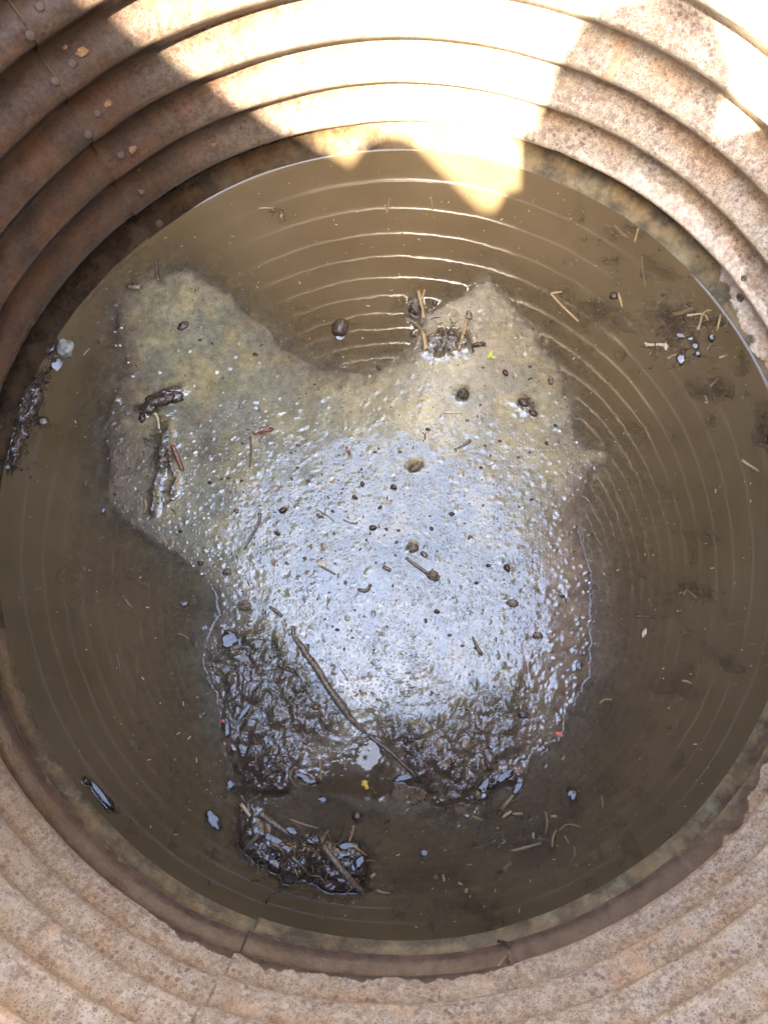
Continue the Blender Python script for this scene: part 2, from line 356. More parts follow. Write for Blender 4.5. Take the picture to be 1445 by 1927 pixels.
# lumps lying just under the surface
for a in [(1140,1350,42,48,0,-.0012),(1300,1108,36,22,0,-.002),(1340,735,50,38,0,-.0018),(1270,600,85,55,15,-.0005),(520,398,34,16,0,-.004),(1130,590,45,40,0,-.002),(1430,820,30,38,0,-.001),(1000,1580,120,70,0,-.0014),(760,1650,70,40,0,-.0018),(850,1650,50,40,0,-.002),(1230,500,60,26,30,-.004),(1075,1510,60,40,0,-.001),(1365,1240,30,22,0,-.003),(1240,1290,40,18,0,-.003),(210,820,40,110,5,-.0016),(560,1540,130,60,0,-.001),(1200,425,40,26,0,-.003),(1330,1010,50,26,20,-.006)]:
    a = a[:5] + (a[5] * 1.2 - .0018,)
    mound(*a, sharp=.55, rough=.3, dk=.5, base=0)
ridge([(305,790),(309,838),(305,854),(307,877),(296,906),(292,929),(288,962)], 8, .0032, .7, 1)
ridge([(318,800),(321,846),(325,879),(333,902),(323,930)], 7, .0026, .7, 1)
ridge([(262,768),(275,775),(285,760),(300,745),(340,735)], 8, .0030, .7, 1)
mound(310, 845, 22, 60, 0, .0012, 1.5, .6, .8)
mound(838, 645, 46, 22, -8, .0030, 1.6, 1.0, .9)
mound(780, 585, 16, 22, 0, .0022, 1.4, 1.0, .8, base=0)
mound(870, 742, 12, 11, 0, .002, 1.2, .8, .8); mound(990, 763, 18, 12, 35, .0018, 1.2, .9, .8); mound(776, 1031, 9, 9, 0, .002, 1.4, .5, .7)
mound(782, 879, 14, 7, -30, .0022, 1.4, .8, .7)
# rough crumbly area at the lower left of the mound, fine grain elsewhere
lowleft = [(400,1180),(470,1165),(545,1180),(600,1250),(650,1330),(640,1380),(590,1410),(560,1480),(480,1500),(440,1440),(400,1330),(380,1240)]
dl = sdf(U, V, lowleft) + 3 * wob
rough_l = sstep(-25, 45, dl) * sstep(-6, 6, D)
lowright = [(690,1390),(720,1330),(800,1340),(900,1290),(980,1270),(1010,1310),(985,1420),(870,1520),(800,1470)]
rough_r = sstep(-40, 50, sdf(U, V, lowright) + 3 * wob) * sstep(-6, 6, D)
coarse = np.maximum(coarse, np.maximum(rough_l * 0.75, rough_r * 0.7)); dark = np.maximum(dark, np.maximum(rough_l * 0.9, rough_r * 0.62))
fine = sstep(-4, 14, D)
# little grains and crumbs as real relief
def grains(n, wmap, rmin, rmax, hmin, hmax, seed, neg=0.0):
    """add n small domes (or pits) where the weight map allows"""
    global z
    g = np.random.default_rng(seed); flat = (wmap / wmap.sum()).ravel(); idx = g.choice(flat.size, n, p=flat)
    ii, jj = np.unravel_index(idx, wmap.shape)
    acc = np.zeros_like(z)
    for i, j in zip(ii, jj):
        r = g.uniform(rmin, rmax); k = int(r / 0.0014) + 2
        a0, a1, b0, b1 = max(0, i - k), min(N, i + k + 1), max(0, j - k), min(N, j + k + 1)
        cx, cy = gx[i, j] + g.uniform(-.0006, .0006), gy[i, j] + g.uniform(-.0006, .0006)
        st = g.uniform(.85, 1.2); th = g.uniform(0, 3.1); c, s = math.cos(th), math.sin(th)
        dx, dy = gx[a0:a1, b0:b1] - cx, gy[a0:a1, b0:b1] - cy
        q = ((dx * c + dy * s) / (r * st)) ** 2 + ((dy * c - dx * s) * st / r) ** 2
        h = g.uniform(hmin, hmax) * (-1 if g.random() < neg else 1)
        acc[a0:a1, b0:b1] += h * np.exp(-q * 1.5)
    z = z + acc
cw = np.clip(coarse, 0, 1)
grains(5200, cw ** 1.2 * sstep(-12, 4, z * 4000 + 2) + 1e-9, .0013, .0030, .00012, .0005, 1, .2)
grains(1500, cw ** 2 + 1e-9, .004, .008, .0003, .0012, 2)
grains(1900, fine * (1 - cw) * sstep(650, 900, V) + 1e-9, .0012, .0026, .00015, .00045, 3, 0.45)
grains(600, fine * (1 - cw) + 1e-9, .0015, .0035, .0003, .0009, 4, 0.3)
grains(500, sstep(-60, 0, D) * (1 - sstep(0, 10, D)) + 1e-9, .0012, .0025, .0005, .0014, 5)
mudz = z
# water level with a meniscus against mud and wall
land = mudz > 0.0
wz = np.where(land, np.minimum(mudz, 0.00005 + 0.00095 * (1 - sstep(800, 1000, V))), 0.0)
rr = np.hypot(gx, gy); az_g = np.arctan2(gx, gy)
wallm = np.zeros_like(land); wallm[:3] = wallm[-3:] = True; wallm[:, :3] = wallm[:, -3:] = True
fixed = land | wallm
azw = np.degrees(az_g)
cont = 0.0004 + 0.0013 * (sstep(-38, -30, azw) * (1 - sstep(0, 12, azw)) + sstep(46, 54, azw) * (1 - sstep(88, 96, azw)))
wz[wallm] = cont[wallm]
lam = (0.0024 / 0.00142) ** 2
src = wz.copy()
for it in range(70):
    nb = np.zeros_like(wz); nb[1:-1, 1:-1] = (wz[2:, 1:-1] + wz[:-2, 1:-1] + wz[1:-1, 2:] + wz[1:-1, :-2])
    new = nb * lam / (4 * lam + 1)
    wz = np.where(fixed, src, new)
watz = np.where(land, wz - 0.0001, wz)
watz = np.where(land & (mudz > 0.0012), -0.001, watz)
watz[wallm] = cont[wallm]
depth = np.maximum(watz - mudz, 0)
idx = np.arange(N - 1)[:, None] * N + np.arange(N - 1)[None]
quads = np.stack([idx, idx + N, idx + N + 1, idx + 1], -1).reshape(-1, 4)
if True:
    a, b = np.array([gx[1, 0] - gx[0, 0], gy[1, 0] - gy[0, 0]]), np.array([gx[0, 1] - gx[0, 0], gy[0, 1] - gy[0, 0]])
    if a[0] * b[1] - a[1] * b[0] < 0: quads = quads[:, ::-1]

# mud colour: what the mud itself is made of (algae-grey silt, tan silt, dark humus)
olive = np.array([.165, .152, .088]); tan = np.array([.145, .108, .064]); humus = np.array([.028, .018, .013]); purple = np.array([.068, .049, .037]); yel = np.array([.25, .21, .10]); grey = np.array([.13, .145, .118])
f1 = sstep(-.25, .35, fbm(gx, gy, 22, 61, 5))[..., None]; f2 = sstep(.0, .5, fbm(gx, gy, 35, 71, 5))[..., None]; f3 = sstep(-.1, .35, fbm(gx, gy, 60, 81, 4))[..., None]
col = olive * (0.86 + 0.28 * f3) * np.ones(z.shape + (1,))
col = col * (1 - .45 * f2) + yel * .45 * f2
col = col * (1 - .5 * f1 * (1 - f2)) + grey * .5 * f1 * (1 - f2)
tanw = np.clip(sstep(930, 1130, U + 0.25 * (V - 900)) * sstep(820, 1000, V) + .8 * sstep(1320, 1420, V) + .55 * sstep(330, 230, U) + .5 * np.exp(-((U - 900) / 130) ** 2 - ((V - 640) / 60) ** 2), 0, 1)[..., None]
tanw = np.clip(tanw + .35 * (f1 - .5), 0, 1); col = col * (1 - tanw) + tan * (0.85 + .3 * f3) * tanw
shore = (np.exp(-np.abs(D) / 26) * .75)[..., None]; col = col * (1 - shore) + purple * (0.8 + .5 * f3) * shore
under = sstep(5, 120, outd)[..., None]; col = col * (1 - under) + purple * .8 * under
dk = np.clip(dark, 0, 1)[..., None] * (0.75 + .25 * f3); col = col * (1 - dk) + humus * (0.6 + 1.1 * f3) * dk
patch = sdf(U, V, [(390,800),(335,760),(420,850),(395,880),(360,850)]); pw = (sstep(-25, 15, patch + 2.5 * wob) * .6)[..., None]; col = col * (1 - pw) + purple * .8 * pw

m = NT('wet_silt_mud'); cm = m.coord(); colr = m.attr('silt').outputs['Color']; mk = m.sep(m.attr('relief').outputs['Color'])
nA = m.noise(cm, 120, 4, 0.6); nB = m.noise(cm, 420, 3, 0.6)
spk = m.voro(cm, 210); spd = m.ramp(spk.outputs['Distance'], [(0.10, 1.0), (0.22, 0.0)])
gate = m.ramp(m.noise(cm, 95, 2), [(0.50, 0.0), (0.60, 1.0)])
c2 = m.mix(1.0, colr, m.ramp(nA, [(0.3, 0.72), (0.7, 1.25)]), 'MULTIPLY')
c2 = m.mix(1.0, c2, m.ramp(nB, [(0.3, 0.82), (0.7, 1.16)]), 'MULTIPLY')
c2 = m.mix(m.math('MULTIPLY', m.math('MULTIPLY', spd, gate), 0.75), c2, (0.035, 0.022, 0.015))
# small bubbles and grains in the film: round beads and pits
def beads(scale, r, seed):
    mp = m.n('ShaderNodeMapping'); mp.inputs['Location'].default_value = (seed, seed * .7, seed * .3); m.l(cm, mp.inputs['Vector'])
    wv = m.n('ShaderNodeVectorMath', operation='MULTIPLY'); wv.inputs[1].default_value = (1, 1, .15); m.l(mp.outputs[0], wv.inputs[0])
    v = m.voro(wv.outputs[0], scale); sz = m.sep(v.outputs['Color'])[0]
    d = m.math('DIVIDE', v.outputs['Distance'], m.math('MULTIPLY_ADD', sz, r * .7, r * .5))
    return m.math('SQRT', m.math('MAXIMUM', m.math('SUBTRACT', 1.0, m.math('MULTIPLY', d, d)), 0.0)), sz
b1, z1 = beads(265, .40, 1.3); b2, z2 = beads(480, .42, 4.1); b3, z3 = beads(250, .45, 7.7)
sgn = m.math('SUBTRACT', m.math('MULTIPLY', m.math('GREATER_THAN', z1, 0.72), 2.0), 1.0)
hh = m.math('ADD', m.math('MULTIPLY', m.math('MULTIPLY', b1, sgn), 0.8), m.math('MULTIPLY', b2, 0.35))
hh = m.math('ADD', hh, m.math('MULTIPLY', nB, 0.25))
c2 = m.mix(m.math('MULTIPLY', m.math('MULTIPLY', b1, m.math('LESS_THAN', z1, 0.35)), 0.6), c2, (0.03, 0.02, 0.014))
slick = m.ramp(m.noise(cm, 26, 3, .6), [(0.38, 0.35), (0.62, 1.0)])
nrm = m.bump(hh, 0.00037, m.math('MULTIPLY', mk[0], slick))
hc = m.math('ADD', m.math('MULTIPLY', b3, 0.9), m.math('MULTIPLY', b1, 0.8)); hc = m.math('ADD', hc, m.math('MULTIPLY', m.noise(cm, 520, 3, .6, .3), 0.6))
nrm = m.bump(hc, 0.0009, mk[1], nrm)
m.bsdf(c2, m.math('MULTIPLY_ADD', mk[2], -.53, .60), nrm, ior=1.60, spec=m.math('MULTIPLY', mk[2], 0.5))
M_MUD = m.m
me = mesh_np('mud_bed', np.stack([gx * 1.0, gy * 1.0, mudz], -1).reshape(-1, 3), quads)
attr(me, 'silt', np.clip(col, 0.004, 1).reshape(-1, 3))
rel = np.stack([fine * (1 - .72 * sstep(960, 1070, U) * sstep(840, 930, V)) * (1 - .8 * np.clip(coarse, 0, 1)) * (0.42 + .58 * sstep(760, 900, V + 60 * f1[..., 0])) , np.clip(coarse, 0, 1), ((mudz - watz) > -0.0004).astype(float)], -1)
attr(me, 'relief', rel.reshape(-1, 3))
tag(link('mud_bed', me, M_MUD), 'silt mound and muddy floor filling the bottom of the pipe', kind='structure')

m = NT('murky_water'); cm = m.coord(); dep = m.sep(m.attr('depth').outputs['Color'])[0]
silt = m.mix(m.ramp(m.noise(cm, 7, 4, 0.5), [(0.35, 0.0), (0.65, 1.0)]), (0.078, 0.056, 0.028), (0.100, 0.073, 0.039))
silt = m.mix(1.0, silt, m.ramp(m.noise(cm, 900, 2), [(0.3, 0.93), (0.7, 1.06)]), 'MULTIPLY')
dif = m.n('ShaderNodeBsdfDiffuse'); m.l(silt, dif.inputs[0]); tr = m.n('ShaderNodeBsdfTransparent')
wnm = m.bump(m.noise(cm, 34, 3, 0.45), 0.0010, 0.07)
gl = m.n('ShaderNodeBsdfGlossy'); gl.inputs['Roughness'].default_value = 0.0; m.l(wnm, gl.inputs['Normal'])
mx = m.n('ShaderNodeMixShader'); m.l(dep, mx.inputs[0]); m.l(tr.outputs[0], mx.inputs[1]); m.l(dif.outputs[0], mx.inputs[2])
fr = m.n('ShaderNodeFresnel'); fr.inputs[0].default_value = 1.43; m.l(wnm, fr.inputs['Normal'])
m2 = m.n('ShaderNodeMixShader'); m.l(fr.outputs[0], m2.inputs[0]); m.l(mx.outputs[0], m2.inputs[1]); m.l(gl.outputs[0], m2.inputs[2]); m.l(m2.outputs[0], m.out.inputs['Surface'])
M_WATER = m.m
me = mesh_np('water', np.stack([gx, gy, watz], -1).reshape(-1, 3), quads)
al = 1 - np.exp(-depth / 0.0062)
attr(me, 'depth', np.stack([al] * 3, -1).reshape(-1, 3))
tag(link('water', me, M_WATER), 'murky brown water standing round the silt mound', kind='structure')
print('beds', round(time.time() - T0, 1))
def mud_at(x, y):
    k = np.argmin((gx - x) ** 2 + (gy - y) ** 2); return float(mudz.ravel()[k])
def surf(u, v):
    p = at(u, v, 0.0); return max(mud_at(p.x, p.y), 0.0)

# ------------------------------------------------------------------ debris
def rough_mat(name, c1, c2, rough=0.5, scale=400, bd=0.0006, streak=None, spec=0.5, coat=0.0):
    m = NT(name); cc = m.coord(); v = cc
    if streak:
        mp = m.n('ShaderNodeMapping'); mp.inputs['Scale'].default_value = streak; m.l(cc, mp.inputs['Vector']); v = mp.outputs[0]
    n = m.noise(v, scale, 4, 0.6)
    m.bsdf(m.mix(m.ramp(n, [(0.35, 0.0), (0.65, 1.0)]), c1, c2), rough, m.bump(n, bd, 0.6), spec=spec, coat=coat); return m.m
M_STRAW = rough_mat('dry_straw', (.19, .13, .06), (.34, .26, .14), .4, 500)
M_STRAWB = rough_mat('brown_straw', (.08, .052, .026), (.16, .11, .058), .35, 500)
M_PALE = rough_mat('bleached_straw', (.30, .25, .16), (.45, .38, .26), .4, 500)
M_TWIG = rough_mat('wet_twig', (.05, .035, .022), (.17, .14, .095), .2, 340, .0016)
M_TWIGD = rough_mat('dark_twig', (.035, .024, .016), (.09, .065, .045), .22, 260, .001)
M_SEED = rough_mat('dark_seed', (.018, .008, .005), (.05, .022, .012), .12, 300, .0003)
M_SEEDB = rough_mat('brown_seed', (.07, .035, .016), (.13, .07, .03), .2, 300, .0003)
M_CLOD = rough_mat('wet_clod', (.020, .014, .010), (.065, .048, .034), .14, 220, .0025)
M_STONE = rough_mat('pale_stone', (.10, .10, .085), (.27, .28, .25), .12, 160, .0015)
M_LEAF = rough_mat('brown_leaf', (.08, .03, .013), (.16, .07, .03), .2, 260, .0008)
M_GREEN = rough_mat('green_leaf', (.20, .24, .03), (.40, .42, .08), .3, 300, .0006)
M_RED = rough_mat('red_petal', (.50, .10, .07), (.62, .18, .12), .4, 300, .0004)
M_YEL = rough_mat('yellow_bloom', (.55, .32, .04), (.75, .52, .12), .4, 300, .0006)
M_ROOT = rough_mat('fine_root', (.10, .075, .045), (.20, .15, .09), .35, 400)

def tube_mesh(name, pts, radii, mat, sides=8, jit=0.06, seed=0, flat=1.0):
    """a bent, slightly knobbly stem through the points, closed at both ends"""
    r = random.Random(seed); P = [Vector(p) for p in pts]; dense = []; rad = []
    if isinstance(radii, (int, float)): radii = [radii] * len(P)
    for i in range(len(P) - 1):
        p0 = P[max(i - 1, 0)]; p1, p2 = P[i], P[i + 1]; p3 = P[min(i + 2, len(P) - 1)]
        k = max(2, int((p2 - p1).length / 0.004))
        for j in range(k):
            t = j / k
            dense.append(0.5 * ((2 * p1) + (p2 - p0) * t + (2 * p0 - 5 * p1 + 4 * p2 - p3) * t * t + (3 * p1 - p0 - 3 * p2 + p3) * t ** 3))
            rad.append(radii[i] * (1 - t) + radii[i + 1] * t)
    dense.append(P[-1]); rad.append(radii[-1])
    vs = []; fs = []; n = len(dense)
    for i, p in enumerate(dense):
        t = (dense[min(i + 1, n - 1)] - dense[max(i - 1, 0)]).normalized()
        a = t.cross(Vector((0, 0, 1)))
        if a.length < 1e-4: a = Vector((1, 0, 0))
        a.normalize(); b = a.cross(t).normalized(); q = rad[i] * (1 + r.uniform(-jit, jit))
        for s in range(sides):
            an = 2 * math.pi * s / sides; vs.append(p + a * math.cos(an) * q + b * math.sin(an) * q * flat)
    for i in range(n - 1):
        for s in range(sides):
            s2 = (s + 1) % sides; fs.append((i * sides + s, (i + 1) * sides + s, (i + 1) * sides + s2, i * sides + s2))
    fs.append(tuple(range(sides))); fs.append(tuple(reversed(range((n - 1) * sides, n * sides))))
    me = bpy.data.meshes.new(name); me.from_pydata(vs, [], fs); me.update(); me.materials.append(mat)
    for p in me.polygons: p.use_smooth = len(p.vertices) == 4
    return me
def stem(name, pts, rpx, mat, label, cat, z=None, group=None, parent=None, flat=1.0, seed=None, sides=8):
    rs = rpx if isinstance(rpx, (list, tuple)) else [rpx, rpx * .8]
    if len(rs) != len(pts): rs = list(np.interp(np.linspace(0, 1, len(pts)), np.linspace(0, 1, len(rs)), rs))
    P = []
    for (q, r) in zip(pts, rs):
        u, v = q[:2]; zz = q[2] if len(q) > 2 else ((surf(u, v) + r * PX * flat * (.7 if mud_at(*at(u, v, 0).xy) > 0 else .05)) if z is None else z)
        P.append(at(u, v, zz))
    o0 = P[0].copy() if parent is None else parent.location.copy()
    me = tube_mesh(name, [p - o0 for p in P], [r * PX for r in rs], mat, sides, .08, seed or int(pts[0][0]), flat)
    o = link(name, me, None, parent)
    if parent is None: o.location = o0; tag(o, label, cat, group)
    return o
def lump(name, u, v, rx, ry, rz, mat, label, cat, seed=1, amp=.25, f=1.8, rot=0, z=None, group=None, sub=3, cut=None, tilt=(0, 0)):
    me = blob_mesh(name, rx * PX, ry * PX, rz * PX, seed, sub, amp, f, mat, cut)
    o = link(name, me); zz = surf(u, v) + rz * PX * .45 if z is None else z
    o.location = at(u, v, zz); o.rotation_euler = (tilt[0], tilt[1], math.radians(-rot)); tag(o, label, cat, group); return o
M_GLAZE = rough_mat('wet_black_sludge', (.018, .013, .010), (.050, .038, .030), .05, 300, .0007)
def glaze(name, u, v, rx, ry, rz, label, seed=1, rot=0):
    """a flattish water-glazed scrap, its broad face turned a little towards the open mouth of the pipe"""
    zz = max(mud_at(*at(u, v, 0).xy), -.0005) + .0012; P = at(u, v, zz)
    n = ((Vector(CAM) - P).normalized() + (Vector((0, .06, 1.3)) - P).normalized()).normalized()
    me = blob_mesh(name, rx * PX, ry * PX, rz * PX, seed, 3, .42, 1.7, M_GLAZE)
    for w_ in me.vertices:
        h = w_.co.z / (rz * PX)
        if h > .25: w_.co.z = (.25 + (h - .25) * .12) * rz * PX
    me.update(); o = link(name, me); o.location = P - n * .1 * rz * PX
    o.rotation_euler = (Vector((0, 0, 1)).rotation_difference(n).to_matrix() @ Matrix.Rotation(math.radians(-rot), 3, 'Z')).to_euler()
    tag(o, label, 'wet scrap' if 'flake' not in name else 'flake'); return o
def leaf(name, u, v, lx, ly, rot, mat, label, cat, curl=.2, lobes=3, z=None, seed=3, group=None):
    b = bmesh.new(); r = random.Random(seed); top = []; n = 14
    for i in range(n + 1):
        t = i / n; wd = math.sin(math.pi * min(1, t * .96 + .04)) ** .8 * (1 + .3 * math.sin(t * math.pi * 2 * lobes)) * ly
        x = (t - .5) * 2 * lx
        top.append([b.verts.new((x * PX, k * wd * PX, (curl * ly * abs(k) ** 2 + .12 * ly * math.sin(t * 7 + k * 2) + r.uniform(-.04, .04) * ly) * PX)) for k in (-1, -.5, 0, .5, 1)])
    for i in range(n):
        for j in range(4): b.faces.new((top[i][j], top[i + 1][j], top[i + 1][j + 1], top[i][j + 1]))
    bmesh.ops.remove_doubles(b, verts=b.verts, dist=1e-6)
    bmesh.ops.solidify(b, geom=b.faces[:], thickness=0.0004)
    me = bpy.data.meshes.new(name); b.to_mesh(me); b.free(); me.materials.append(mat)
    for p in me.polygons: p.use_smooth = True
    o = link(name, me); o.location = at(u, v, (surf(u, v) + .0010) if z is None else z); o.rotation_euler = (0, 0, math.radians(-rot)); tag(o, label, cat, group); return o

